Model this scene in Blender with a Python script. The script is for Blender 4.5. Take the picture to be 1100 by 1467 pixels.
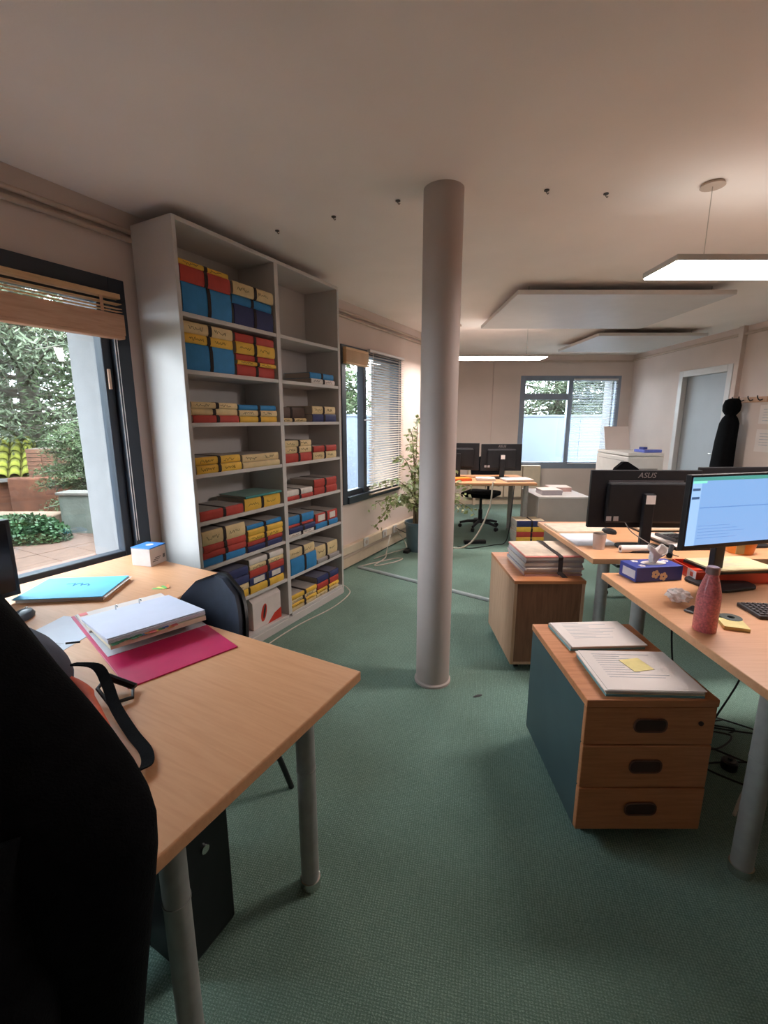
import bpy, bmesh, math, random
from mathutils import Vector, Matrix
random.seed(7)
PI = math.pi
for o in list(bpy.data.objects):
    bpy.data.objects.remove(o)
SC = bpy.context.scene
COL = SC.collection

# ------------------------------------------------------------------ camera
HC = 1.449
cam_d = bpy.data.cameras.new('camera')
cam_d.sensor_fit = 'VERTICAL'
cam_d.sensor_height = 36.0
cam_d.lens = 648.0 / 1467.0 * 36.0
cam_d.clip_start = 0.02
cam_d.clip_end = 300
cam = bpy.data.objects.new('camera', cam_d)
COL.objects.link(cam)
cam.location = (0, 0, HC)
cam.rotation_euler = (math.radians(90 - 11.6), 0, 0)
SC.camera = cam

# ------------------------------------------------------------------ frames
ANG = math.radians(28.5)                     # the window wall runs 28.5 degrees off the room's axis
UX, UY = math.sin(ANG), math.cos(ANG)
NX, NY = math.cos(ANG), -math.sin(ANG)
def W(s, d):
    """window wall frame: s along the wall, d off the wall into the room"""
    return (0.5 + s * UX + d * NX, 5.9 + s * UY + d * NY)
H = 2.48

# ------------------------------------------------------------------ world, daylight, exposure
world = bpy.data.worlds.new('overcast_sky')
SC.world = world
world.use_nodes = True
wn = world.node_tree.nodes
wl = world.node_tree.links
wn.clear()
wo = wn.new('ShaderNodeOutputWorld')
wb = wn.new('ShaderNodeBackground')
wb.inputs[0].default_value = (0.78, 0.89, 1.0, 1)
wb.inputs[1].default_value = 3.6
wl.new(wb.outputs[0], wo.inputs[0])

def portal(name, s0, s1, z0, z1, d):
    ld = bpy.data.lights.new(name, 'AREA')
    ld.shape = 'RECTANGLE'
    ld.size = s1 - s0
    ld.size_y = z1 - z0
    ld.cycles.is_portal = True
    o = bpy.data.objects.new(name, ld)
    COL.objects.link(o)
    x, y = W((s0 + s1) / 2, d)
    o.location = (x, y, (z0 + z1) / 2)
    o.rotation_euler = Vector((NX, NY, 0)).to_track_quat('-Z', 'Z').to_euler()
    return o
portal('window_portal_a', -5.9, -3.9, 0.70, 2.08, -0.33)
portal('window_portal_b', -1.84, -0.68, 0.68, 2.08, -0.33)
_pl = bpy.data.lights.new('window_portal_c', 'AREA')
_pl.shape = 'RECTANGLE'; _pl.size = 1.6; _pl.size_y = 1.4
_pl.cycles.is_portal = True
_po = bpy.data.objects.new('window_portal_c', _pl)
COL.objects.link(_po)
_po.location = (3.1, 8.1, 1.39)
_po.rotation_euler = Vector((0, -1, 0)).to_track_quat('-Z', 'Z').to_euler()

SC.view_settings.view_transform = 'Standard'
SC.view_settings.look = 'None'
SC.view_settings.gamma = 1.0
SC.view_settings.use_curve_mapping = False
SC.view_settings.exposure = 2.75
LAMP_STRENGTH = 6.5

# ------------------------------------------------------------------ materials
def lin(c):
    return tuple((v / 255 / 12.92) if v / 255 <= 0.04045 else ((v / 255 + 0.055) / 1.055) ** 2.4 for v in c)
MATS = {}
def pm(name, rgb, rough=0.55, var=0.10, scale=18.0, bump=0.0, bscale=120.0, metal=0.0, spec=0.4, stretch=None, coat=0.0):
    """procedural paint / plastic / cloth: noise over the base colour, optional fine relief"""
    if name in MATS:
        return MATS[name]
    m = bpy.data.materials.new(name)
    m.use_nodes = True
    nt = m.node_tree
    b = nt.nodes['Principled BSDF']
    tc = nt.nodes.new('ShaderNodeTexCoord')
    mp = nt.nodes.new('ShaderNodeMapping')
    if stretch:
        mp.inputs['Scale'].default_value = stretch
    nt.links.new(tc.outputs['Object'], mp.inputs[0])
    no = nt.nodes.new('ShaderNodeTexNoise')
    no.inputs['Scale'].default_value = scale
    no.inputs['Detail'].default_value = 4
    nt.links.new(mp.outputs[0], no.inputs['Vector'])
    c = lin(rgb)
    ra = nt.nodes.new('ShaderNodeValToRGB')
    ra.color_ramp.elements[0].position = 0.3
    ra.color_ramp.elements[1].position = 0.7
    ra.color_ramp.elements[0].color = tuple(v * (1 - var) for v in c) + (1,)
    ra.color_ramp.elements[1].color = tuple(min(1, v * (1 + var)) for v in c) + (1,)
    nt.links.new(no.outputs['Fac'], ra.inputs[0])
    nt.links.new(ra.outputs[0], b.inputs['Base Color'])
    b.inputs['Roughness'].default_value = rough
    b.inputs['Metallic'].default_value = metal
    b.inputs['Specular IOR Level'].default_value = spec
    b.inputs['Coat Weight'].default_value = coat
    if bump:
        n2 = nt.nodes.new('ShaderNodeTexNoise')
        n2.inputs['Scale'].default_value = bscale
        n2.inputs['Detail'].default_value = 3
        nt.links.new(mp.outputs[0], n2.inputs['Vector'])
        bu = nt.nodes.new('ShaderNodeBump')
        bu.inputs['Strength'].default_value = bump
        bu.inputs['Distance'].default_value = 0.01
        nt.links.new(n2.outputs['Fac'], bu.inputs['Height'])
        nt.links.new(bu.outputs[0], b.inputs['Normal'])
    MATS[name] = m
    return m

def wood(name, rgb, dark, axis=1, rough=0.42, grain=1.0):
    if name in MATS:
        return MATS[name]
    m = bpy.data.materials.new(name)
    m.use_nodes = True
    nt = m.node_tree
    b = nt.nodes['Principled BSDF']
    tc = nt.nodes.new('ShaderNodeTexCoord')
    mp = nt.nodes.new('ShaderNodeMapping')
    sc = [26, 26, 26]
    sc[axis] = 2.0
    mp.inputs['Scale'].default_value = sc
    nt.links.new(tc.outputs['Object'], mp.inputs[0])
    no = nt.nodes.new('ShaderNodeTexNoise')
    no.inputs['Scale'].default_value = 3.2 * grain
    no.inputs['Detail'].default_value = 6
    no.inputs['Distortion'].default_value = 0.6
    nt.links.new(mp.outputs[0], no.inputs['Vector'])
    ra = nt.nodes.new('ShaderNodeValToRGB')
    ra.color_ramp.elements[0].position = 0.3
    ra.color_ramp.elements[1].position = 0.62
    ra.color_ramp.elements[0].color = lin(dark) + (1,)
    ra.color_ramp.elements[1].color = lin(rgb) + (1,)
    nt.links.new(no.outputs['Fac'], ra.inputs[0])
    nt.links.new(ra.outputs[0], b.inputs['Base Color'])
    b.inputs['Roughness'].default_value = rough
    b.inputs['Specular IOR Level'].default_value = 0.45
    MATS[name] = m
    return m

def emit(name, rgb, strength):
    if name in MATS:
        return MATS[name]
    m = bpy.data.materials.new(name)
    m.use_nodes = True
    nt = m.node_tree
    b = nt.nodes['Principled BSDF']
    b.inputs['Base Color'].default_value = (0.02, 0.02, 0.02, 1)
    b.inputs['Emission Color'].default_value = lin(rgb) + (1,)
    b.inputs['Emission Strength'].default_value = strength
    b.inputs['Roughness'].default_value = 0.3
    MATS[name] = m
    return m

def glass_mat():
    m = bpy.data.materials.new('window_glass')
    m.use_nodes = True
    nt = m.node_tree
    nt.nodes.clear()
    o = nt.nodes.new('ShaderNodeOutputMaterial')
    mix = nt.nodes.new('ShaderNodeMixShader')
    t = nt.nodes.new('ShaderNodeBsdfTransparent')
    t.inputs[0].default_value = (0.95, 0.97, 0.97, 1)
    g = nt.nodes.new('ShaderNodeBsdfGlossy')
    g.inputs['Roughness'].default_value = 0.01
    lw = nt.nodes.new('ShaderNodeLayerWeight')          # Schlick reflectance, the same from both sides of the pane
    lw.inputs['Blend'].default_value = 0.5
    pw = nt.nodes.new('ShaderNodeMath'); pw.operation = 'POWER'; pw.inputs[1].default_value = 5.0
    nt.links.new(lw.outputs['Facing'], pw.inputs[0])
    f = nt.nodes.new('ShaderNodeMath'); f.operation = 'MULTIPLY_ADD'
    f.inputs[1].default_value = 0.95; f.inputs[2].default_value = 0.035
    nt.links.new(pw.outputs[0], f.inputs[0])
    nt.links.new(f.outputs[0], mix.inputs[0])
    nt.links.new(t.outputs[0], mix.inputs[1])
    nt.links.new(g.outputs[0], mix.inputs[2])
    nt.links.new(mix.outputs[0], o.inputs[0])
    return m
GLASS = glass_mat()

def carpet_mat():
    m = bpy.data.materials.new('green_carpet')
    m.use_nodes = True
    nt = m.node_tree
    b = nt.nodes['Principled BSDF']
    tc = nt.nodes.new('ShaderNodeTexCoord')
    mp = nt.nodes.new('ShaderNodeMapping')
    mp.inputs['Rotation'].default_value = (0, 0, math.radians(12))
    nt.links.new(tc.outputs['Object'], mp.inputs[0])
    w1 = nt.nodes.new('ShaderNodeTexWave')
    w1.inputs['Scale'].default_value = 36
    w1.inputs['Distortion'].default_value = 5
    w1.inputs['Detail'].default_value = 2
    w1.inputs['Detail Scale'].default_value = 9
    w2 = nt.nodes.new('ShaderNodeTexWave')
    w2.bands_direction = 'Y'
    w2.inputs['Scale'].default_value = 42
    w2.inputs['Distortion'].default_value = 6
    w2.inputs['Detail'].default_value = 2
    w2.inputs['Detail Scale'].default_value = 7
    for w in (w1, w2):
        nt.links.new(mp.outputs[0], w.inputs['Vector'])
    mul = nt.nodes.new('ShaderNodeMath')
    mul.operation = 'MULTIPLY'
    nt.links.new(w1.outputs['Fac'], mul.inputs[0])
    nt.links.new(w2.outputs['Fac'], mul.inputs[1])
    fine = nt.nodes.new('ShaderNodeTexNoise')
    fine.inputs['Scale'].default_value = 160
    fine.inputs['Detail'].default_value = 2
    nt.links.new(mp.outputs[0], fine.inputs['Vector'])
    add = nt.nodes.new('ShaderNodeMath')
    add.operation = 'MULTIPLY_ADD'
    add.inputs[1].default_value = 0.5
    nt.links.new(fine.outputs['Fac'], add.inputs[0])
    nt.links.new(mul.outputs[0], add.inputs[2])
    ra = nt.nodes.new('ShaderNodeValToRGB')
    ra.color_ramp.elements[0].position = 0.10
    ra.color_ramp.elements[1].position = 0.95
    ra.color_ramp.elements[0].color = lin((98, 130, 116)) + (1,)
    ra.color_ramp.elements[1].color = lin((158, 187, 171)) + (1,)
    nt.links.new(add.outputs[0], ra.inputs[0])
    big = nt.nodes.new('ShaderNodeTexNoise')            # worn, stained patches
    big.inputs['Scale'].default_value = 1.7
    big.inputs['Detail'].default_value = 5
    nt.links.new(tc.outputs['Object'], big.inputs['Vector'])
    r2 = nt.nodes.new('ShaderNodeValToRGB')
    r2.color_ramp.elements[0].position = 0.30
    r2.color_ramp.elements[1].position = 0.62
    r2.color_ramp.elements[0].color = (0.74, 0.74, 0.72, 1)
    r2.color_ramp.elements[1].color = (1, 1, 1, 1)
    nt.links.new(big.outputs['Fac'], r2.inputs[0])
    mx = nt.nodes.new('ShaderNodeMix')
    mx.data_type = 'RGBA'
    mx.blend_type = 'MULTIPLY'
    mx.inputs[0].default_value = 1
    nt.links.new(ra.outputs[0], mx.inputs[6])
    nt.links.new(r2.outputs[0], mx.inputs[7])
    nt.links.new(mx.outputs[2], b.inputs['Base Color'])
    b.inputs['Roughness'].default_value = 0.95
    b.inputs['Specular IOR Level'].default_value = 0.1
    b.inputs['Sheen Weight'].default_value = 0.15
    bu = nt.nodes.new('ShaderNodeBump')
    bu.inputs['Strength'].default_value = 0.7
    bu.inputs['Distance'].default_value = 0.006
    nt.links.new(add.outputs[0], bu.inputs['Height'])
    nt.links.new(bu.outputs[0], b.inputs['Normal'])
    return m

def stripes_mat(name, rgb, dark, scale=60, axis='Z', rough=0.8):
    """sheaf of papers: fine edge lines"""
    if name in MATS:
        return MATS[name]
    m = bpy.data.materials.new(name)
    m.use_nodes = True
    nt = m.node_tree
    b = nt.nodes['Principled BSDF']
    tc = nt.nodes.new('ShaderNodeTexCoord')
    w = nt.nodes.new('ShaderNodeTexWave')
    w.bands_direction = axis
    w.inputs['Scale'].default_value = scale
    w.inputs['Distortion'].default_value = 1.5
    nt.links.new(tc.outputs['Object'], w.inputs['Vector'])
    ra = nt.nodes.new('ShaderNodeValToRGB')
    ra.color_ramp.elements[0].color = lin(dark) + (1,)
    ra.color_ramp.elements[1].color = lin(rgb) + (1,)
    nt.links.new(w.outputs['Fac'], ra.inputs[0])
    nt.links.new(ra.outputs[0], b.inputs['Base Color'])
    b.inputs['Roughness'].default_value = rough
    MATS[name] = m
    return m

M_WALL = pm('wall_paint', (216, 197, 187), 0.85, 0.03, 3, 0.08, 200)
M_CEIL = pm('ceiling_paint', (248, 236, 229), 0.9, 0.03, 2, 0.06, 160)
M_FRAME = pm('anthracite_frame', (52, 58, 68), 0.4, 0.05, 10)
M_FRAME2 = pm('grey_frame', (136, 144, 158), 0.45, 0.05, 10)
M_WHITE = pm('white_laminate', (206, 199, 195), 0.45, 0.03, 6)
M_REVEAL = pm('white_render', (121, 119, 119), 0.85, 0.05, 12, 0.15, 120)
M_DESK = wood('beech_desktop', (218, 162, 120), (210, 153, 111), axis=0, rough=0.38)
M_DESK_EDGE = pm('beech_edge', (196, 140, 102), 0.5, 0.06, 40)
M_DRAWER = wood('drawer_wood', (198, 130, 86), (180, 112, 70), axis=0, rough=0.42)
M_CABW = wood('cabinet_wood', (206, 164, 134), (190, 146, 116), axis=2, rough=0.5)
M_CABB = wood('shaded_brown_wood', (142, 96, 70), (122, 80, 58), axis=2, rough=0.5)  # near panel of the wooden cabinet: brown with its shade put into the colour
M_TEAL = pm('dark_teal_metal', (62, 80, 82), 0.5, 0.08, 6)
M_LEG = pm('grey_steel_leg', (158, 156, 152), 0.4, 0.08, 30, metal=0.2)
M_CHROME = pm('chrome', (205, 205, 200), 0.2, 0.05, 30, metal=0.9)
M_BLACK = pm('black_plastic', (26, 25, 28), 0.45, 0.15, 25)
M_BLACK2 = pm('black_cloth', (14, 14, 16), 0.95, 0.3, 40, 0.3, 300, spec=0.1)
M_NAVYCH = pm('navy_chair', (38, 44, 60), 0.6, 0.15, 30, 0.1, 300)
M_PAPER = pm('white_paper', (226, 214, 208), 0.8, 0.03, 8)
M_PAGES = stripes_mat('page_edges', (214, 202, 190), (168, 156, 146), 75)
M_PIPE = pm('painted_pipe', (196, 174, 158), 0.7, 0.04, 12)
M_TRUNK = pm('cable_trunking', (214, 194, 170), 0.6, 0.05, 12)
M_PILLAR = pm('pillar_paint', (186, 169, 162), 0.6, 0.04, 5, 0.04, 80)
M_STRAP = pm('dark_strap', (48, 38, 38), 0.85, 0.1, 60)

# ------------------------------------------------------------------ mesh helpers
class MB:
    def __init__(s):
        s.v = []; s.f = []
    def add(s, vs, fs):
        n = len(s.v)
        s.v += [tuple(p) for p in vs]
        s.f += [tuple(i + n for i in f) for f in fs]
        return s
    def box(s, x0, x1, y0, y1, z0, z1, rot=0, c=None):
        vs = [(x, y, z) for z in (z0, z1) for y in (y0, y1) for x in (x0, x1)]
        if rot:
            cx, cy = c if c else ((x0 + x1) / 2, (y0 + y1) / 2)
            ca, sa = math.cos(rot), math.sin(rot)
            vs = [(cx + (x - cx) * ca - (y - cy) * sa, cy + (x - cx) * sa + (y - cy) * ca, z) for x, y, z in vs]
        return s.add(vs, [(0, 2, 3, 1), (4, 5, 7, 6), (0, 1, 5, 4), (2, 6, 7, 3), (0, 4, 6, 2), (1, 3, 7, 5)])
    def prism(s, pts, z0, z1):
        n = len(pts)
        vs = [(x, y, z0) for x, y in pts] + [(x, y, z1) for x, y in pts]
        fs = [tuple(range(n - 1, -1, -1)), tuple(range(n, 2 * n))]
        fs += [(i, (i + 1) % n, n + (i + 1) % n, n + i) for i in range(n)]
        return s.add(vs, fs)
    def cyl(s, x, y, z0, z1, r0, r1=None, n=20, cap=True):
        r1 = r0 if r1 is None else r1
        return s.lathe([(r0, z0), (r1, z1)], x, y, n, cap)
    def lathe(s, prof, x=0, y=0, n=20, cap=True):
        vs = []
        for r, z in prof:
            for i in range(n):
                a = 2 * PI * i / n
                vs.append((x + r * math.cos(a), y + r * math.sin(a), z))
        fs = []
        for k in range(len(prof) - 1):
            for i in range(n):
                j = (i + 1) % n
                fs.append((k * n + i, k * n + j, (k + 1) * n + j, (k + 1) * n + i))
        if cap:
            fs.append(tuple(range(n - 1, -1, -1)))
            fs.append(tuple((len(prof) - 1) * n + i for i in range(n)))
        return s.add(vs, fs)
    def tube(s, pts, r, n=8, cap=True):
        pts = [Vector(p) for p in pts]
        rs = r if isinstance(r, (list, tuple)) else [r] * len(pts)
        vs = []
        up = Vector((0, 0, 1))
        prev = None
        for i, p in enumerate(pts):
            a = pts[max(0, i - 1)]; b = pts[min(len(pts) - 1, i + 1)]
            t = (b - a)
            t = t.normalized() if t.length > 1e-9 else Vector((0, 0, 1))
            ref = prev if prev else (up if abs(t.z) < 0.9 else Vector((1, 0, 0)))
            e1 = ref - t * ref.dot(t)
            if e1.length < 1e-6:
                e1 = t.orthogonal()
            e1.normalize()
            prev = e1
            e2 = t.cross(e1)
            for k in range(n):
                q = 2 * PI * k / n
                vs.append(p + e1 * (rs[i] * math.cos(q)) + e2 * (rs[i] * math.sin(q)))
        fs = []
        for i in range(len(pts) - 1):
            for k in range(n):
                j = (k + 1) % n
                fs.append((i * n + k, i * n + j, (i + 1) * n + j, (i + 1) * n + k))
        if cap:
            fs.append(tuple(range(n - 1, -1, -1)))
            fs.append(tuple((len(pts) - 1) * n + k for k in range(n)))
        return s.add(vs, fs)
    def ribbon(s, pts, width_vec, th=0.002):
        """a strap: a band of constant width along a path"""
        pts = [Vector(p) for p in pts]
        w = Vector(width_vec) / 2
        vs = []
        for i, p in enumerate(pts):
            a = pts[max(0, i - 1)]; b = pts[min(len(pts) - 1, i + 1)]
            t = (b - a).normalized()
            nn = t.cross(w)
            nn = nn.normalized() * th / 2 if nn.length > 1e-9 else Vector((0, 0, th / 2))
            vs += [p - w - nn, p + w - nn, p + w + nn, p - w + nn]
        fs = []
        for i in range(len(pts) - 1):
            for k in range(4):
                j = (k + 1) % 4
                fs.append((i * 4 + k, i * 4 + j, (i + 1) * 4 + j, (i + 1) * 4 + k))
        L = (len(pts) - 1) * 4
        fs += [(3, 2, 1, 0), (L, L + 1, L + 2, L + 3)]
        return s.add(vs, fs)
    def build(s, name, mat, parent=None, smooth=False, bevel=0.0, seg=2, loc=None, rot=None, subsurf=0):
        me = bpy.data.meshes.new(name)
        me.from_pydata(s.v, [], s.f)
        bm = bmesh.new()
        bm.from_mesh(me)
        bmesh.ops.recalc_face_normals(bm, faces=bm.faces)
        bm.to_mesh(me)
        bm.free()
        if smooth:
            me.polygons.foreach_set('use_smooth', [True] * len(me.polygons))
        o = bpy.data.objects.new(name, me)
        COL.objects.link(o)
        if mat:
            me.materials.append(mat)
        if parent:
            o.parent = parent
        if loc:
            o.location = loc
        if rot:
            o.rotation_euler = rot
        if bevel:
            b = o.modifiers.new('bevel', 'BEVEL')
            b.width = bevel
            b.segments = seg
            b.limit_method = 'ANGLE'
            b.angle_limit = math.radians(50)
        if subsurf:
            q = o.modifiers.new('sub', 'SUBSURF')
            q.levels = subsurf
            q.render_levels = subsurf
        if smooth:
            try:
                me.set_sharp_from_angle(angle=math.radians(40))
            except Exception:
                pass
        return o

def tag(o, label=None, cat=None, group=None, kind=None):
    if label: o['label'] = label
    if cat: o['category'] = cat
    if group: o['group'] = group
    if kind: o['kind'] = kind
    return o
def thing(name, label, cat, loc=(0, 0, 0), rz=0, group=None):
    o = bpy.data.objects.new(name, None)
    o.empty_display_size = 0.05
    COL.objects.link(o)
    o.location = loc
    o.rotation_euler = (0, 0, rz)
    return tag(o, label, cat, group)
def thingW(name, label, cat, s, d, z=0, rz=0, group=None):
    """a thing placed in the window wall frame; its local x runs off the wall, its local y along it"""
    x, y = W(s, d)
    return thing(name, label, cat, (x, y, z), -ANG + rz, group)
def struct(o, label=None, cat=None):
    o['kind'] = 'structure'
    return tag(o, label, cat)
def bx(name, x0, x1, y0, y1, z0, z1, mat, parent=None, bevel=0.0, rot=0, smooth=False):
    return MB().box(x0, x1, y0, y1, z0, z1, rot).build(name, mat, parent, bevel=bevel, smooth=smooth)
def share(src, parent, loc, rot=(0, 0, 0), scale=(1, 1, 1)):
    """another piece with the same mesh"""
    c = src.copy()
    COL.objects.link(c)
    c.parent = parent
    c.location = loc
    c.rotation_euler = rot
    c.scale = scale
    return c
def copy_tree(o, parent=None):
    c = o.copy()
    COL.objects.link(c)
    c.parent = parent
    for ch in list(o.children):
        copy_tree(ch, c)
    return c
def text_mesh(name, body, size, mat, parent, loc, rot, extrude=0.0006, shear=0.0):
    cu = bpy.data.curves.new(name, 'FONT')
    cu.body = body
    cu.size = size
    cu.extrude = extrude
    cu.align_x = 'CENTER'
    cu.align_y = 'CENTER'
    cu.shear = shear
    t = bpy.data.objects.new(name, cu)
    COL.objects.link(t)
    dg = bpy.context.evaluated_depsgraph_get()
    me = bpy.data.meshes.new_from_object(t.evaluated_get(dg))
    bpy.data.objects.remove(t)
    o = bpy.data.objects.new(name, me)
    me.materials.clear()
    me.materials.append(mat)
    COL.objects.link(o)
    o.parent = parent
    o.location = loc
    o.rotation_euler = rot
    return o
def arc(cx, cy, r, a0, a1, n):
    return [(cx + r * math.cos(math.radians(a0 + (a1 - a0) * i / n)), cy + r * math.sin(math.radians(a0 + (a1 - a0) * i / n))) for i in range(n + 1)]
def bez(p0, p1, p2, p3, n=12):
    p0, p1, p2, p3 = map(Vector, (p0, p1, p2, p3))
    return [p0 * (1 - t) ** 3 + p1 * 3 * t * (1 - t) ** 2 + p2 * 3 * t * t * (1 - t) + p3 * t ** 3 for t in [i / n for i in range(n + 1)]]
def smoothpath(pts, n=6):
    """Catmull-Rom through the points"""
    P = [Vector(p) for p in pts]
    P = [P[0]] + P + [P[-1]]
    out = []
    for i in range(1, len(P) - 2):
        a, b, c, d = P[i - 1], P[i], P[i + 1], P[i + 2]
        for k in range(n):
            t = k / n
            out.append(0.5 * ((2 * b) + (c - a) * t + (2 * a - 5 * b + 4 * c - d) * t * t + (-a + 3 * b - 3 * c + d) * t ** 3))
    out.append(P[-2])
    return out

# ================================================================== SETTING
NEAR_Y, BACK_Y, RIGHT_X = -2.4, 7.75, 4.1
Wn = W(-9.3, 0)
Wend = W(0.0, 0)
floor_poly = [(Wn[0] - .2, NEAR_Y - .2), (RIGHT_X + .2, NEAR_Y - .2), (RIGHT_X + .2, BACK_Y + .2), (Wend[0] - 0.4, BACK_Y + .2), (Wend[0] - 0.25, Wend[1])]
struct(MB().prism(floor_poly, -0.12, 0).build('floor', carpet_mat()), 'worn green ribbed carpet covering the whole floor', 'floor')
struct(MB().prism(floor_poly, H, H + 0.12).build('ceiling', M_CEIL), 'off-white painted ceiling with a few hook marks', 'ceiling')

# left wall (with two window openings), built in the wall frame
wlft = thingW('wall_left', None, None, 0, 0)
struct(wlft, 'beige painted window wall behind the bookcase', 'wall')
def wseg(s0, s1, z0, z1):
    return MB().box(-0.30, 0, s0, s1, z0, z1).build('wall_panel', M_WALL, wlft)
W1 = (-5.95, -3.86, 0.64, 2.14)
W2 = (-1.87, -0.66, 0.64, 2.11)
wseg(-9.4, W1[0], 0, H)
wseg(W1[0], W1[1], 0, W1[2]); wseg(W1[0], W1[1], W1[3], H)
wseg(W1[1], W2[0], 0, H)
wseg(W2[0], W2[1], 0, W2[2]); wseg(W2[0], W2[1], W2[3], H)
wseg(W2[1], 0.0, 0, H)
ev = thingW('added_eave', 'added unseen overhang dimming daylight above the windows', 'added_eave', -4.6, -0.3, 2.30)  # unseen overhang, added to hold down the daylight through the windows
struct(ev)
bx('soffit', -0.42, -0.001, -4.8, 4.4, 0, 0.06, pm('eave_paint', (150, 146, 140), 0.8), ev)
bx('fascia', -0.45, -0.4205, -4.8, 4.4, -0.02, 0.2, pm('eave_paint', (150, 146, 140), 0.8), ev)
# wall continuing back behind the pillar
wl2 = struct(MB().box(Wend[0] - 0.26, Wend[0] - 0.02, Wend[1] - 0.1, BACK_Y + 0.1, 0, H).build('wall_recess', M_WALL), 'beige wall of the recess behind the pillar', 'wall')
# back wall with one window
WB = (2.26, 3.92, 0.62, 2.15)
wbk = thing('wall_back', None, None, (0, BACK_Y, 0))
struct(wbk, 'beige back wall around the grey framed window', 'wall')
def bseg(x0, x1, z0, z1):
    MB().box(x0, x1, 0, 0.28, z0, z1).build('wall_panel', M_WALL, wbk)
bseg(Wend[0] - 0.4, WB[0], 0, H); bseg(WB[1], RIGHT_X + 0.2, 0, H)
bseg(WB[0], WB[1], 0, WB[2]); bseg(WB[0], WB[1], WB[3], H)
bx('pilaster', 1.80, 1.815, -0.02, 0, 0, H, M_WALL, wbk)
# right wall with the door opening
wr = thing('wall_right', None, None, (RIGHT_X, 0, 0))
struct(wr, 'beige right wall with the grey door', 'wall')
D0, D1, DH = 5.60, 6.44, 2.02
def rseg(y0, y1, z0, z1):
    MB().box(0, 0.2, y0, y1, z0, z1).build('wall_panel', M_WALL, wr)
rseg(NEAR_Y - .2, D0, 0, H); rseg(D1, BACK_Y, 0, H); rseg(D0, D1, DH, H)
bx('pilaster', -0.05, 0, 5.40, 5.47, 0, H, M_WALL, wr)
struct(bx('wall_near', Wn[0] - .3, RIGHT_X + .2, NEAR_Y - .2, NEAR_Y, 0, H, M_WALL), 'beige wall behind the viewer', 'wall')

# door
dr = thing('door_1', None, None, (RIGHT_X, (D0 + D1) / 2, 0))
struct(dr, 'plain grey door in a white frame in the right wall', 'door')
hw = (D1 - D0) / 2
bx('door_leaf', 0.06, 0.10, -hw, hw, 0.005, DH, pm('grey_door', (168, 172, 176), 0.55, 0.03, 4), dr, 0.003)
for a, b in ((-hw - 0.07, -hw + 0.012), (hw - 0.012, hw + 0.07)):
    bx('door_frame', -0.015, 0.055, a, b, 0, DH + 0.07, M_WHITE, dr, 0.004)
bx('door_frame', -0.015, 0.055, -hw + 0.0125, hw - 0.0125, DH - 0.012, DH + 0.07, M_WHITE, dr, 0.004)
hd = MB().tube([(0.06, -hw + 0.06, 1.02), (0.02, -hw + 0.06, 1.02), (0.015, -hw + 0.08, 1.02), (0.015, -hw + 0.17, 1.02)], 0.008)
hd.build('door_handle', M_CHROME, dr, smooth=True)

# painted pipes and trunking under the ceiling
def pipeW(name, s0, s1, d, z, r, label):
    x, y = W((s0 + s1) / 2, d)
    o = MB().tube([(0, s0 - (s0 + s1) / 2, 0), (0, s1 - (s0 + s1) / 2, 0)], r, 10).build(name, M_PIPE, None, smooth=True, loc=(x, y, z), rot=(0, 0, -ANG))
    return struct(o, label, 'pipe')
pipeW('trim_1', -9.2, -0.02, 0.014, 2.385, 0.013, 'upper painted pipe along the window wall under the ceiling')
pipeW('trim_2', -9.2, -0.02, 0.014, 2.345, 0.013, 'lower painted pipe along the window wall under the ceiling')
t3 = bx('trim_3', RIGHT_X - 0.03, RIGHT_X, NEAR_Y, BACK_Y, 2.38, 2.41, M_PIPE, None, 0.004)
struct(t3, 'painted cable trunking high on the right wall', 'trunking')
t4 = bx('trim_4', 0.4, RIGHT_X - 0.03, BACK_Y - 0.03, BACK_Y, 2.36, 2.39, M_PIPE, None, 0.004)
struct(t4, 'painted cable trunking high on the back wall', 'trunking')
# trunking boards along the foot of the window wall
tb = thingW('baseboard_left', None, None, -1.2, 0.0)
struct(tb, 'cream cable trunking along the foot of the window wall', 'baseboard')
bx('trunking_board', 0.001, 0.035, -1.15, 1.18, 0.02, 0.12, M_TRUNK, tb, 0.004)
bx('trunking_cover', 0.001, 0.055, -1.15, 1.18, 0.16, 0.24, M_TRUNK, tb, 0.006)
bx('trunking_ledge', 0.001, 0.045, -1.15, 1.18, 0.125, 0.155, M_PIPE, tb, 0.004)
for s in (-0.35, 0.05, 0.30):
    so = bx('socket', 0.055, 0.068, s - 0.045, s + 0.045, 0.165, 0.255, M_WHITE, tb, 0.006)
    MB().cyl(0, 0, 0, 0.003, 0.022, n=14).build('socket_hole', M_PIPE, so, loc=(0.068, s, 0.21), rot=(0, PI / 2, 0))

# pillar
pil = thing('trim_5', None, None, (0.275, 2.33, 0))
struct(pil, 'round grey painted pillar from carpet to ceiling', 'pillar')
MB().cyl(0, 0, 0, H, 0.093, n=48).build('shaft', M_PILLAR, pil, smooth=True)
MB().lathe([(0.093, 0.0), (0.101, 0.0), (0.101, 0.012), (0.093, 0.02)], n=48, cap=False).build('foot_ring', M_PILLAR, pil, smooth=True)

# ------------------------------------------------------------------ windows
def cords(par, s, d, z0, z1):
    for k in (0, 0.012):
        MB().tube([(d, s + k, z0), (d, s + k, z1)], 0.0016, 5).build('cord', M_PAPER, par, smooth=True)

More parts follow.
